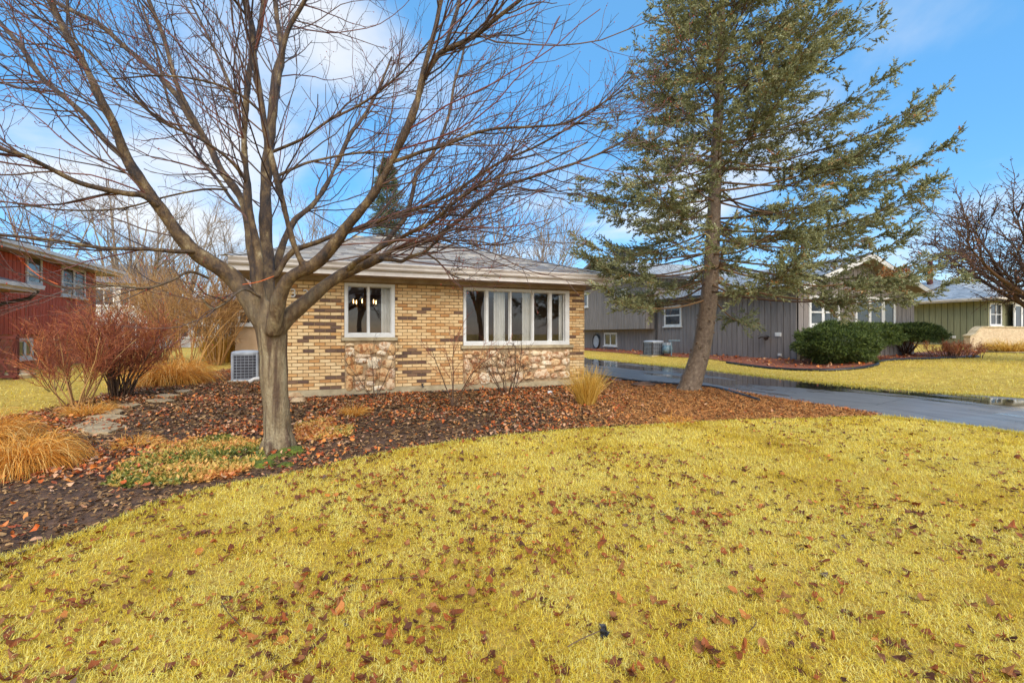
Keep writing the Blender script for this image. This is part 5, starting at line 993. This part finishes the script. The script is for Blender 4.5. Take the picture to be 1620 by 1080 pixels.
def bare_tree(c, h, label, seed, mats='far_bark', r0=.16, fork=.25, spread=.55, nl=9, lv=(9, 9), up=.05, group='bare trees beyond the houses', name='bare_tree', r_tw=.010, leaves=None):
    r = np.random.default_rng(seed); c = np.asarray(c, float); t = thing(name, label, 'tree', c, group)
    tr = resample([c - (0, 0, .2), c + (r.normal(0, .1), 0, h * fork * .5), c + (r.normal(0, .15), r.normal(0, .15), h * fork)], 10); q = MB(); q.tubes(tr, np.linspace(r0, r0 * .75, 10), 9); q.build('trunk', M[mats], t, smooth=True)
    an = np.arange(nl) * 2.4 + r.uniform(0, 1, nl); sp_ = r.uniform(.25, 1.0, nl) * spread; ds = np.stack([np.cos(an) * sp_, np.sin(an) * sp_, np.ones(nl)], 1)
    q = MB(); x0 = grow(np.repeat(tr[-1:], nl, 0) - np.array((0, 0, 1.)) * r.uniform(0, h * fork * .3, (nl, 1)), ds, h * (1 - fork) * r.uniform(.6, 1.0, nl), 14, up * .4, .07, r); q.tubes(x0, taper(r0 * r.uniform(.35, .6, nl), 14, .12), 6); q.build('limbs', M[mats], t, smooth=True)
    q = MB(); n1_ = nl * lv[0]; i1 = r.integers(0, nl, n1_); p, tg = along(x0, i1, r.uniform(.2, .97, n1_)); x1 = grow(p, nrm(tg + side(tg, r) * .75), h * r.uniform(.1, .3, n1_), 8, up, .1, r); q.tubes(x1, taper(np.full(n1_, r_tw * 2.2), 8, .35), 4)
    n2_ = n1_ * lv[1]; i2 = r.integers(0, n1_, n2_); p, tg = along(x1, i2, r.uniform(.15, .98, n2_)); x2 = grow(p, nrm(tg + side(tg, r) * .85), h * r.uniform(.03, .11, n2_), 4, up, .12, r); q.tubes(x2, taper(np.full(n2_, r_tw), 4, .45), 3)
    q.build('twigs', M[mats], t, smooth=True)
    if leaves:
        k, m_ = leaves; pl = along(x2, r.integers(0, n2_, k), r.uniform(.3, 1, k) * .99)[0]; q = MB(); dl_ = nrm(r.normal(0, 1, (k, 3))); wl = nrm(np.cross(dl_, r.normal(0, 1, (k, 3)))); s0 = r.uniform(.02, .045, k)[:, None]
        q.add(np.stack([pl, pl + dl_ * s0 + wl * s0 * .5, pl + dl_ * s0 * 2, pl + dl_ * s0 - wl * s0 * .5], 1).reshape(-1, 3), np.arange(k * 4).reshape(-1, 4), 0, np.repeat(r.random(k), 4)); q.build('crown', M[m_], t)
    return t
def far(px, d): p = P(px, HY, d); p[2] = 0; return p
bt = [(770, 38, 11.5, 71, 'tall bare tree rising above the middle of the brick house roof', .16), (735, 42, 10.5, 72, 'slim bare tree left of the tallest one above the roof', .12), (845, 40, 9.5, 73, 'bare forked tree above the roof slope near the spruce', .14), (878, 44, 12.0, 74, 'bare tree rising just left of the spruce foliage', .15), (500, 42, 12, 75, 'bare tree hidden mostly behind the maple trunk', .16), (180, 36, 10.5, 76, 'pale bare tree with thick trunk behind the red house eave', .30), (60, 40, 13, 77, 'bare tree rising above the red house roof', .2), (290, 44, 11, 78, 'bare tree above the golden shrubs', .18), (360, 50, 12, 79, 'bare tree seen between the maple limbs at the roof end', .18), (240, 30, 9.0, 80, 'bare tree beside the white two storey house', .16), (650, 50, 12.5, 83, 'bare tree next to the dark narrow conifer', .16), (590, 60, 11, 84, 'far bare tree left of the dark narrow conifer', .16)]
for x, d_, h, sd_, lb, r0_ in bt: bare_tree(far(x, d_), h * 1.3, lb, sd_, r0=r0_ * 1.1, r_tw=.013, lv=(9, 8))
for (x, y, h, sd_, lb) in ((-9, -13, 11, 91, 'unseen bare tree added for the small window to mirror'), (1.5, -17, 13, 92, 'unseen bare tree added for the wide window to mirror'), (10, -14, 12, 93, 'unseen bare tree added for the end of the wide window to mirror')): bare_tree((x, y, 0), h, lb, sd_, r0=.2, r_tw=.012, lv=(8, 7), group='unseen trees added across the street')  # unseen trees added behind the camera so the panes have something to reflect
# fruiting tree on the right edge
cb = P(1660, HY, 15.0); cb[2] = float(gz(cb[0]))
bare_tree(cb, 6.6, 'dark leafy crab apple overhanging the green house at the photo edge', 85, 'dark_stem', .16, .26, 1.5, 18, (16, 14), .0, None, 'crab_apple_tree', .010, (15000, 'crab_leaf'))
# narrow dark conifer far behind
cf = far(612, 46); t = thing('narrow_conifer', 'dark narrow conifer standing far behind the brick house', 'tree', cf)
q = MB(); q.tubes([[cf, cf + (0, 0, 9), cf + (0, 0, 19)]], [[.3, .2, .03]], 7); q.build('trunk', M['far_bark'], t)
r = np.random.default_rng(90); n = 5200; zz_ = r.uniform(9, 19.0, n); rad = np.interp(zz_, [9, 12, 15, 18, 19.0], [.9, 1.6, 1.6, .7, .1]) * np.sqrt(r.random(n)) * (.75 + .35 * np.sin(zz_ * 5)); an = r.uniform(0, 6.28, n)
pos = cf + np.stack([rad * np.cos(an), rad * np.sin(an), zz_], 1); q = MB(); needle_mesh(q, pos, nrm(np.stack([np.cos(an), np.sin(an), np.full(n, -.15)], 1)), np.full(n, .35), 4, .25, .07, r, r.random(n), .7); q.build('crown', M['conifer'], t)

# ---- ornamental grasses
def clump(px, py, h, w, n, mat, label, seed, arch=.9, base_r=.15, tuft=True):
    r = np.random.default_rng(seed); c = G(px, py); an = r.uniform(0, 6.28, n); fl = r.uniform(.15, 1.0, n) * arch
    ds = np.stack([np.cos(an) * fl, np.sin(an) * fl, np.ones(n)], 1); k = 8; L = h * r.uniform(.6, 1.25, n); p = c + np.stack([np.cos(an), np.sin(an), np.zeros(n)], 1) * (base_r * np.sqrt(r.random(n)))[:, None]
    d = nrm(ds); path = np.zeros((n, k, 3)); path[:, 0] = p
    for i in range(1, k):
        d = nrm(d + np.array((0, 0, -1.)) * (.10 * w * i / 3)[..., None] if np.ndim(w) else d + np.array((0, 0, -.10 * w * i / 3)) + r.normal(0, .11, (n, 3))); path[:, i] = path[:, i - 1] + d * (L / (k - 1))[:, None]
    path[:, :, 2] = np.maximum(path[:, :, 2], c[2] + .005)
    sd_ = nrm(np.cross(path[:, -1] - path[:, 0], np.array((0, 0, 1.))) + r.normal(0, .4, (n, 3))); wd = np.linspace(1, .25, k)[None, :, None] * r.uniform(.0025, .0045, n)[:, None, None] * max(1, depth(c[None])[0] / 7)
    V = np.stack([path - sd_[:, None] * wd, path + sd_[:, None] * wd], 2); i = np.arange(k - 1)[:, None] * 2; F = (i + np.array([[0, 1, 3, 2]])); F = (F[None] + (np.arange(n) * 2 * k)[:, None, None]).reshape(-1, 4)
    q = MB(); q.add(V.reshape(-1, 3), F, 0, np.repeat(np.clip(r.random(n), 0, 1), 2 * k)); tag(q.build('ornamental_grass', M[mat]), label, 'grass', 'dry ornamental grass clumps')
clump(30, 742, .5, 3.4, 2600, 'orange_grass', 'big drooping orange grass clump at the photo edge', 101, .95, .2)
clump(-40, 700, .5, 2.8, 1500, 'orange_grass', 'straw coloured grass clump cut by the photo edge', 106, 1.0, .3)
clump(268, 606, .9, 2.6, 3200, 'orange_grass', 'wide orange grass mound behind the red twigged shrub', 102, 1.1, .5)
clump(928, 640, .62, .5, 900, 'yellow_grass', 'upright yellow grass clump at the brick house corner', 103, .42, .14)
clump(562, 657, .22, 2.0, 420, 'orange_grass', 'small orange grass tuft in the mulch before the house', 104, 1.1, .1)
clump(352, 572, 1.35, .6, 1600, 'yellow_grass', 'tall yellow grass stand behind the air conditioner', 105, .4, .7)
clump(1595, 556, .55, 1.6, 1500, 'yellow_grass', 'pale grass clump before the cream brick wall', 107, 1.0, .6)
clump(1068, 668, .14, 2.0, 260, 'orange_grass', 'tiny brown tuft at the tip of the bed by the driveway', 108, 1.2, .2)
clump(140, 655, .28, 2.2, 500, 'orange_grass', 'low orange tuft at the foot of the pale stemmed shrub', 109, 1.1, .25)
clump(215, 705, .18, 2.2, 260, 'orange_grass', 'small straggling orange tuft by the stepping stones', 110, 1.1, .2)
# ---------------------------------------------------------------- small things in the yard
pr = np.random.default_rng(55)
fs = [(112, 668, 197, 688), (138, 658, 200, 667), (157, 649, 199, 656.5), (188, 640, 222, 646), (228, 632.5, 280, 638.5), (246, 625, 281, 630.5), (279, 618, 306, 622.5)]
wh = ['nearest and largest', 'second nearest', 'third', 'fourth', 'fifth', 'sixth', 'farthest and smallest']
for (x0, y0, x1, y1), k in zip(fs, wh):
    cs = [G(x0, (y0 + y1) / 2), G((x0 * 2 + x1) / 3, y1), G((x0 + 2 * x1) / 3, y1 - 1), G(x1, (y0 + y1) / 2 - 1), G((x0 + 2 * x1) / 3, y0), G((x0 * 2 + x1) / 3, y0 + .5)]
    c = sum(cs) / 6; q = MB(); n = len(cs); V = [p_ + pr.normal(0, .015, 3) * (1, 1, 0) for p_ in cs]
    V = [(p_[0], p_[1], -.01) for p_ in V] + [(p_[0], p_[1], .03) for p_ in V] + [(c[0] + (p_[0] - c[0]) * .96, c[1] + (p_[1] - c[1]) * .96, .036) for p_ in V]
    q.add(V, [(l * n + i, l * n + (i + 1) % n, (l + 1) * n + (i + 1) % n, (l + 1) * n + i) for l in range(2) for i in range(n)]); q.add(V[2 * n:], [tuple(range(n))])
    tag(q.build('stepping_stone', M['flag']), k + ' stepping stone of the path past the red twigged shrub', 'stepping stone', 'flagstone stepping stones')
def rock(px, py, sx, sy, sz, label, mat='rock', seed=1, name='rock'):
    r = np.random.default_rng(seed); c = G(px, py); bm = bmesh.new(); bmesh.ops.create_icosphere(bm, subdivisions=3, radius=1)
    for v in bm.verts:
        d = np.array(v.co); k = 1 + .12 * math.sin(d[0] * 4 + seed) * math.cos(d[1] * 5) + .08 * math.sin(d[2] * 7 + seed); v.co = (c[0] + d[0] * sx * k, c[1] + d[1] * sy * k, c[2] + sz * .55 + d[2] * sz * k)
    me = bpy.data.meshes.new(name); bm.to_mesh(me); bm.free(); me.materials.append(M[mat]); [setattr(p_, 'use_smooth', True) for p_ in me.polygons]
    tag(link_new(name, me), label, 'rock')
rock(466, 629, .17, .12, .07, 'tan rock at the brick house corner right of the maple trunk', seed=2); rock(472, 636, .14, .12, .06, 'smaller tan rock in front of the corner rock', seed=3)
rock(870, 623, .055, .05, .045, 'small white stone in the mulch before the picture window', 'white', 4); rock(771, 636, .03, .03, .02, 'tiny white stone in the mulch below the picture window', 'white', 5)
rock(30, 598, .35, .3, .14, 'pale rock below the red house basement window', 'concrete', 6); rock(1018, 611, .3, .2, .07, 'low brown mound beside the driveway near the spruce', 'soil', 7, 'soil_mound')
# black edging and drain pipe
def hose(name, pts, r_, label, cat, lift, mat='black'):
    a = resample([G(*p) for p in pts], 60); a[:, 2] += lift; q = MB(); q.tubes(a, np.full(60, r_), 8, cap=True); tag(q.build(name, M[mat], smooth=True), label, cat)
hose('bed_edging', [(1150, 574), (1185, 579), (1230, 584), (1300, 586.5), (1360, 583), (1388, 577), (1388, 573), (1420, 569.5), (1480, 567.5), (1548, 565)], .05, 'black plastic edging round the red mulch bed', 'edging', .02)
hose('drain_pipe', [(985, 602), (1030, 607), (1075, 610), (1130, 615), (1165, 624), (1200, 635)], .035, 'black corrugated pipe lying along the driveway by the spruce', 'pipe', .03)
hose('bed_edging', [(470, 630.5), (600, 623.5), (720, 619), (850, 613), (905, 609)], .014, 'thin black hose along the brick house foundation', 'hose', .012)

# ---------------------------------------------------------------- fallen leaves, mulch, grass
OUT = []
NL = 9
for lob in range(4):
    n = NL; th = np.arange(n) * 2 * math.pi / n; rr = 1 + (.28 if lob < 3 else .05) * np.cos((3 + lob % 2) * th + .4 * lob) * (np.cos(th) > -.9); x = np.cos(th) * rr * .5; y = np.sin(th) * rr * (.42 if lob < 3 else .27)
    OUT.append((x, y))
def leaf_geo(m, r):
    # returns V (m,15,3) local curled leaves, F
    k = r.integers(0, 4, m); X = np.stack([o[0] for o in OUT])[k]; Y = np.stack([o[1] for o in OUT])[k]; X = X * r.uniform(.85, 1.15, (m, 1)) + r.normal(0, .03, X.shape); Y = Y * r.uniform(.7, 1.15, (m, 1)) + r.normal(0, .03, Y.shape)
    c1, c2 = r.uniform(-.7, 1.6, (m, 1)), r.uniform(-.7, 1.6, (m, 1)); Z = c1 * X ** 2 + c2 * Y ** 2 + r.normal(0, .04, X.shape) + r.uniform(-.4, .4, (m, 1)) * X * Y
    V = np.stack([X, Y, Z], -1); V = np.concatenate([V, np.zeros((m, 1, 3))], 1); F = np.array([(i, (i + 1) % NL, NL) for i in range(NL)]); return V, F
def place(V, pos, size, tilt, r):
    m = len(V); yaw = r.uniform(0, 6.28, m); a = r.normal(0, tilt, m); b_ = r.normal(0, tilt, m)
    V = V * size[:, None, None]; x, y, z = V[..., 0], V[..., 1], V[..., 2]
    y, z = y * np.cos(a)[:, None] - z * np.sin(a)[:, None], y * np.sin(a)[:, None] + z * np.cos(a)[:, None]
    x, z = x * np.cos(b_)[:, None] + z * np.sin(b_)[:, None], -x * np.sin(b_)[:, None] + z * np.cos(b_)[:, None]
    c, s = np.cos(yaw)[:, None], np.sin(yaw)[:, None]; x, y = x * c - y * s, x * s + y * c
    W_ = np.stack([x, y, z], -1); W_[..., 2] -= W_[..., 2].min(1)[:, None]; return W_ + pos[:, None]
def stuff_leaves(name, pos, size, tilt, mat, label, r, tone=None):
    V, F = leaf_geo(len(pos), r); W_ = place(V, pos, size, tilt, r); q = MB(); m = len(pos)
    q.add(W_.reshape(-1, 3), (F[None] + (np.arange(m) * (NL + 1))[:, None, None]).reshape(-1, 3), 0, np.repeat(r.random(m) if tone is None else tone, NL + 1)); o = q.build(name, M[mat]); return tag(o, label, 'leaves', kind='stuff')
def sample(n, t0, t1, poly, r, rmax=1.35, pw=1.0):
    # points over the visible wedge of ground; pw 1 = even per depth, 2 = even per area
    t = (t0 ** pw + (t1 ** pw - t0 ** pw) * r.random(n)) ** (1 / pw); rr = r.uniform(-rmax, rmax, n); u = t * (st + rr * ct); v = t * (ct - rr * st)
    k = inpoly(u, v, poly); return u[k], v[k], t[k]
lr_ = np.random.default_rng(77)
# leaves on the lawn
u, v, t = sample(40000, 1.0, 9.5, LAWN, lr_, pw=1.5); dn = vnoise(u, v, 1.1, 8) * .6 + vnoise(u, v, 3.3, 9) * .4
left_b = np.clip(.62 - .10 * (u - v * .3), 0.25, .8); k = lr_.random(len(u)) < np.clip((dn - .25) * 1.9, .2, 1) * left_b * 1.15; u, v, t = u[k], v[k], t[k]
# small clusters
ci = lr_.integers(0, len(u), int(len(u) * .45)); u = np.concatenate([u, u[ci] + lr_.normal(0, .05, len(ci))]); v = np.concatenate([v, v[ci] + lr_.normal(0, .05, len(ci))]); t = u * st + v * ct
k = inpoly(u, v, LAWN) & (t > .9); u, v, t = u[k], v[k], t[k]; print('lawn leaves', len(u))
size = .018 + .037 * lr_.random(len(u)) ** 1.4; pos = np.stack([u, v, lr_.uniform(.006, .02, len(u))], 1)
vis = np.abs((u * ct - v * st) / t) < 1.12; vis &= (t < CAMZ * FPX / 20); order = np.argsort(-np.where(vis & (t > 1.62), size / t, 0)); big = order[:300]; rest_ = order[300:]
proto = []
for i in range(24):
    V, F = leaf_geo(1, lr_); q = MB(); q.add(V[0], F, 0, lr_.random()); proto.append(q.mesh('fallen_leaf', M['leaf'], False))
for i in big:
    o = link_new('fallen_leaf', proto[lr_.integers(0, 24)], lawn); s0 = float(size[i]); o.scale = (s0, s0, s0); o.location = (float(pos[i, 0]), float(pos[i, 1]), float(pos[i, 2]) + .006); o.rotation_euler = (lr_.normal(0, .22), lr_.normal(0, .22), lr_.uniform(0, 6.28))
stuff_leaves('lawn_leaf_litter', pos[rest_], size[rest_], .22, 'leaf', 'small brown leaves scattered over the yellow lawn', lr_)
# dried stem with seed head on the lawn
c = G(955, 1010, .02); e = G(898, 1030, .02); t = thing('dried_stem', 'dried dark stem with a black crumpled head lying on the lawn', 'twig', e)
q = MB(); q.tubes(resample([e, e * .6 + c * .4 + np.array((0, 0, .012)), c + np.array((0, 0, .02))], 10), np.full(10, .0022), 5); q.build('stem', M['dark_stem'], t)
V, F = leaf_geo(9, lr_); W_ = place(V, c + lr_.normal(0, .010, (9, 3)) * (1, 1, .6), np.full(9, .036), .9, lr_); q = MB(); q.add(W_.reshape(-1, 3), (F[None] + (np.arange(9) * (NL + 1))[:, None, None]).reshape(-1, 3), 0, .1); q.build('seed_head', M['dark_metal'], t)
tw_ = MB()
for (x0, y0, x1, y1) in ((585, 926, 660, 922), (350, 962, 380, 1000), (1185, 1010, 1190, 985), (770, 845, 850, 850)):
    a, b_ = G(x0, y0, .03), G(x1, y1, .03); tw_ = MB(); tw_.tubes(resample([a, (a + b_) / 2 + lr_.normal(0, .02, 3) * (1, 1, 0), b_], 8), np.full(8, .002), 4); tag(tw_.build('fallen_twig', M['dark_stem']), {585: 'thin fallen twig on the lawn left of the centre', 350: 'short bent fallen twig low on the lawn below the bed corner', 1185: 'short upright twig on the lawn toward the photo corner', 770: 'thin fallen twig on the lawn below the house'}[x0], 'twig')

# leaf litter and mulch in the bed
def in_house(u, v): return (u > HU0 - .02) & (u < HU1 + .02) & (v > HV - .03)
br_ = np.random.default_rng(78)
u, v, t = sample(140000, 2.2, 17, BED, br_, pw=1.4); k = ~in_house(u, v); u, v, t = u[k], v[k], t[k]
rr = (u * ct - v * st) / t * FPX + CX; yy = HY + CAMZ / t * FPX                     # where it shows in the photo, for choosing the mix of litter
spz = np.clip((rr - 900) / 120, 0, 1)
dn = vnoise(u, v, .9, 18) * .55 + vnoise(u, v, 2.6, 19) * .45
dens = np.clip((dn - .30) * 2.6, .10, 1); dark = (rr < 330) & (yy > 760); dens[dark] *= .22
dens[(rr > 560) & (rr < 780) & (yy > 665) & (yy < 705)] *= .35; dens *= 1 - .85 * spz
k = br_.random(len(u)) < dens * .92; ul, vl, tl = u[k], v[k], t[k]; print('bed leaves', k.sum())
stuff_leaves('bed_leaf_litter', np.stack([ul, vl, br_.uniform(.004, .035, len(ul))], 1), br_.uniform(.022, .06, len(ul)), .35, 'litter', 'wet red brown leaf litter covering the garden bed', br_)
# mulch chips
u, v, t = sample(190000, 2.2, 16, BED, br_, pw=1.2); k = ~in_house(u, v); u, v, t = u[k], v[k], t[k]; m = len(u); print('chips', m)
L = br_.uniform(.006, .022, m) * np.clip(t / 4, 1, 2.2); w = L * br_.uniform(.25, .6, m); an = br_.uniform(0, 6.28, m); ax = np.stack([np.cos(an), np.sin(an), br_.normal(0, .25, m)], 1); ay = np.stack([-np.sin(an), np.cos(an), br_.normal(0, .35, m)], 1)
c = np.stack([u, v, br_.uniform(.003, .02, m)], 1); V = np.stack([c - ax * L[:, None] - ay * w[:, None] * .6, c + ax * L[:, None] * .9 - ay * w[:, None], c + ax * L[:, None] + ay * w[:, None] * .7, c - ax * L[:, None] * .8 + ay * w[:, None]], 1)
q = MB(); q.add(V.reshape(-1, 3), np.arange(m * 4).reshape(-1, 4), 0, np.repeat(br_.random(m), 4)); tag(q.build('mulch_chips', M['mulch']), 'dark wood mulch chips in the garden bed', 'mulch', kind='stuff')
ul, vl, tl = sample(16000, 11, 30, NBED, br_, rmax=1.2, pw=1.3)
stuff_leaves('shrub_bed_litter', np.stack([ul, vl, gz(ul) + .015], 1), br_.uniform(.05, .12, len(ul)), .4, 'litter', 'dry leaf litter over the red mulch bed', br_)
# brown needles under the spruce
u, v, t = sample(210000, 4.5, 12, BED, br_, rmax=1.1, pw=1.3); k = ~in_house(u, v); rr = (u * ct - v * st) / t * FPX + CX; k &= br_.random(len(u)) < np.clip((rr - 860) / 200, 0, 1); u, v, t = u[k], v[k], t[k]; m = len(u); print('straw', m)
an = br_.uniform(0, 6.28, m); L = br_.uniform(.015, .05, m); ax = np.stack([np.cos(an), np.sin(an), br_.normal(0, .3, m)], 1) * L[:, None]; ay = np.stack([-np.sin(an), np.cos(an), br_.normal(0, .4, m)], 1) * .0035; c = np.stack([u, v, br_.uniform(.014, .034, m)], 1)
q = MB(); q.add(np.stack([c - ax - ay, c + ax - ay, c + ax + ay, c - ax + ay], 1).reshape(-1, 3), np.arange(m * 4).reshape(-1, 4), 0, np.repeat(br_.random(m), 4)); tag(q.build('needle_litter', M['straw']), 'orange brown needle litter under the spruce', 'needles', kind='stuff')
# green ground cover either side of the maple
cov = [[(165, 770), (260, 770), (360, 758), (415, 735), (415, 700), (350, 690), (250, 705), (190, 740)], [(468, 700), (555, 690), (560, 672), (520, 662), (470, 672)]]
for pts, lb, n in zip(cov, ('green and straw ground cover left of the maple trunk', 'green ground cover right of the maple trunk'), (2600, 900)):
    pl = [G(*p)[:2] for p in pts]; pa = np.array(pl); u = br_.uniform(pa[:, 0].min(), pa[:, 0].max(), n * 3); v = br_.uniform(pa[:, 1].min(), pa[:, 1].max(), n * 3); k = inpoly(u, v, pl) & (vnoise(u, v, 3.0, 44) > .22); u, v = u[k][:n], v[k][:n]; m = len(u)
    q = MB(); nl_ = 6
    p = np.repeat(np.stack([u, v, np.full(m, .01)], 1), nl_, 0); d = nrm(br_.normal(0, 1, (m * nl_, 3)) * (1, 1, .5) + (0, 0, .55)); s0 = br_.uniform(.02, .06, m * nl_)[:, None]; w = nrm(np.cross(d, br_.normal(0, 1, d.shape))) * s0 * .22
    q.add(np.stack([p, p + d * s0 * .6 + w, p + d * s0 * 1.2 - (0, 0, .006), p + d * s0 * .6 - w], 1).reshape(-1, 3), np.arange(m * nl_ * 4).reshape(-1, 4), 0, np.repeat(np.clip(np.repeat(vnoise(u, v, 2.2, 45), nl_) * 1.0 + .08 + br_.normal(0, .18, m * nl_), 0, 1), 4))
    tag(q.build('ground_cover', M['groundcover']), lb, 'ground cover', kind='stuff')

# grass blades
gr_ = np.random.default_rng(79)
def blades(u, v, z, t, r, hl=(.030, .062), tone=None, wsc=1.0):
    m = len(u); yaw = r.uniform(0, 6.28, m); L = r.uniform(*hl, m) * np.clip(t / 6, 1, 1.4); le = np.abs(r.normal(1.3, .5, m)).clip(.15, 2.1); dirx = np.stack([np.cos(yaw), np.sin(yaw), np.zeros(m)], 1); sd_ = np.stack([-np.sin(yaw), np.cos(yaw), r.normal(0, .2, m)], 1)
    w = (.0012 * np.clip(t / 2.2, 1, 4.0) ** .85 * r.uniform(.7, 1.3, m) * wsc)[:, None]; b0 = np.stack([u, v, z + r.uniform(0, .016, m)], 1)
    m1 = b0 + (dirx * np.sin(le * .7)[:, None] + np.array((0, 0, 1.)) * np.cos(le * .7)[:, None]) * (L * .5)[:, None]; le2 = le * 1.5 + .1
    tip = m1 + (dirx * np.sin(le2)[:, None] + np.array((0, 0, 1.)) * np.cos(le2)[:, None]) * (L * .5)[:, None]
    tip[:, 2] = np.maximum(tip[:, 2], z + .003); V = np.stack([b0 - sd_ * w, b0 + sd_ * w, m1 + sd_ * w * .8, m1 - sd_ * w * .8, tip], 1)
    F4 = np.arange(m)[:, None] * 5 + np.array([[0, 1, 2, 3]]); F3 = np.arange(m)[:, None] * 5 + np.array([[3, 2, 4]]); tn = r.random(m) if tone is None else tone
    q = MB(); q.add(V.reshape(-1, 3), F4, 0, np.repeat(tn, 5)); q.L.append(F3.ravel()); q.Cn.append(np.full(m, 3)); q.M.append(np.zeros(m, int)); return q
def lawn_points(n, t0, t1):
    u, v, t = sample(n, t0, t1, LAWN, gr_, pw=1.0, rmax=1.25)
    k = gr_.random(len(u)) < np.clip(vnoise(u, v, 9, 61) * 1.2 + .35, .3, 1); u, v, t = u[k], v[k], t[k]
    patch = (vnoise(u, v, 1.1, 62) - .5) * .25 + (vnoise(u, v, 3.1, 64) - .5) * .3 + (vnoise(u, v, 8, 63) - .5) * .3
    return u, v, t, np.clip(gr_.random(len(u)) * .62 + .19 + patch, 0, 1)
u, v, t, tone = lawn_points(190000, 1.15, 3.3); nq = blades(u, v, np.zeros(len(u)), t, gr_, hl=(.020, .044), tone=tone)
u, v, t, tone = lawn_points(620000, 3.3, 10.0); m = len(u); print('far blades', m)
yaw = gr_.uniform(0, 6.28, m); le = np.abs(gr_.normal(1.0, .4, m)).clip(.1, 1.5); L = gr_.uniform(.02, .045, m) * np.clip(t / 6, 1, 1.3); w = .0013 * np.clip(t / 2.2, 1, 4.0) ** .9 * gr_.uniform(.7, 1.3, m)
dx = np.stack([np.cos(yaw) * np.sin(le), np.sin(yaw) * np.sin(le), np.cos(le)], 1) * L[:, None]; sd_ = np.stack([-np.sin(yaw), np.cos(yaw), np.zeros(m)], 1) * w[:, None]; b0 = np.stack([u, v, gr_.uniform(0, .012, m)], 1)
nq.add(np.stack([b0 - sd_, b0 + sd_, b0 + dx], 1).reshape(-1, 3), np.arange(m * 3).reshape(-1, 3), 0, np.repeat(tone, 3))
tag(nq.build('lawn_grass', M['grass']), 'matted yellow winter grass of the front lawn', 'grass', kind='stuff')
# longer fringe along the bed edge
seg = np.array(BF); kk = gr_.integers(0, len(seg) - 1, 9000); f_ = gr_.random(9000)[:, None]; pe = seg[kk] * (1 - f_) + seg[kk + 1] * f_ + gr_.normal(0, .025, (9000, 2)) - np.array((0, .02)); te = depth(np.concatenate([pe, np.zeros((9000, 1))], 1)); kz = te > 1
tag(blades(pe[kz, 0], pe[kz, 1], np.zeros(kz.sum()), te[kz], gr_, hl=(.03, .06)).build('edge_grass', M['grass']), 'longer grass fringe where the lawn meets the bed', 'grass', kind='stuff')
# the lawns across the driveway and by the red house
FAR1 = [p for p in DRV_F[1:7]] + [np.array((24, 4)), G(1700, 556)[:2]] + [p for p in NB[::-1]]
u, v, t = sample(150000, 8, 30, FAR1, gr_, rmax=1.2, pw=1.2)
tag(blades(u, v, gz(u) - .012, t, gr_, hl=(.04, .07), wsc=1.1).build('neighbour_grass', M['grass']), 'yellow lawn grass across the driveway', 'grass', kind='stuff')
FAR2 = [G(-160, 690)[:2], G(0, 662)[:2], G(60, 650)[:2], G(130, 634)[:2], G(200, 615)[:2], G(330, 590)[:2], np.array((-9.0, 24)), np.array((-10.4, 21)), np.array((-12, 16)), np.array((-14, 9))]
u, v, t = sample(60000, 7, 24, FAR2, gr_, rmax=1.35, pw=1.2)
tag(blades(u, v, np.full(len(u), -.012), t, gr_, hl=(.04, .07), wsc=1.1).build('side_lawn_grass', M['grass']), 'pale lawn grass before the red house', 'grass', kind='stuff')

# ragged edges of the driveway: grass creeping in, needles and leaves washed along
er = np.random.default_rng(80)
def along_edge(pts, n, sd):
    a = np.array(pts); L = np.linalg.norm(np.diff(a, axis=0), axis=1); k = er.choice(len(L), n, p=L / L.sum()); f_ = er.random(n)[:, None]; return a[k] * (1 - f_) + a[k + 1] * f_ + er.normal(0, sd, (n, 2))
pe = np.concatenate([along_edge(DRV_F[1:8], 9000, .05), along_edge(DRV_N[1:5], 4000, .03)]); te = np.maximum(pe[:, 0] * st + pe[:, 1] * ct, 1)
tag(blades(pe[:, 0], pe[:, 1], gz(pe[:, 0]) - .004, te, er, hl=(.04, .08)).build('verge_grass', M['grass']), 'straw grass creeping over the driveway edges', 'grass', kind='stuff')
pe = np.concatenate([along_edge(BD, 900, .10), along_edge(DRV_F[1:8], 250, .35)])
stuff_leaves('driveway_litter', np.stack([pe[:, 0], pe[:, 1], np.full(len(pe), .009)], 1), er.uniform(.02, .05, len(pe)), .15, 'litter', 'wet leaves washed along the driveway edge', er)
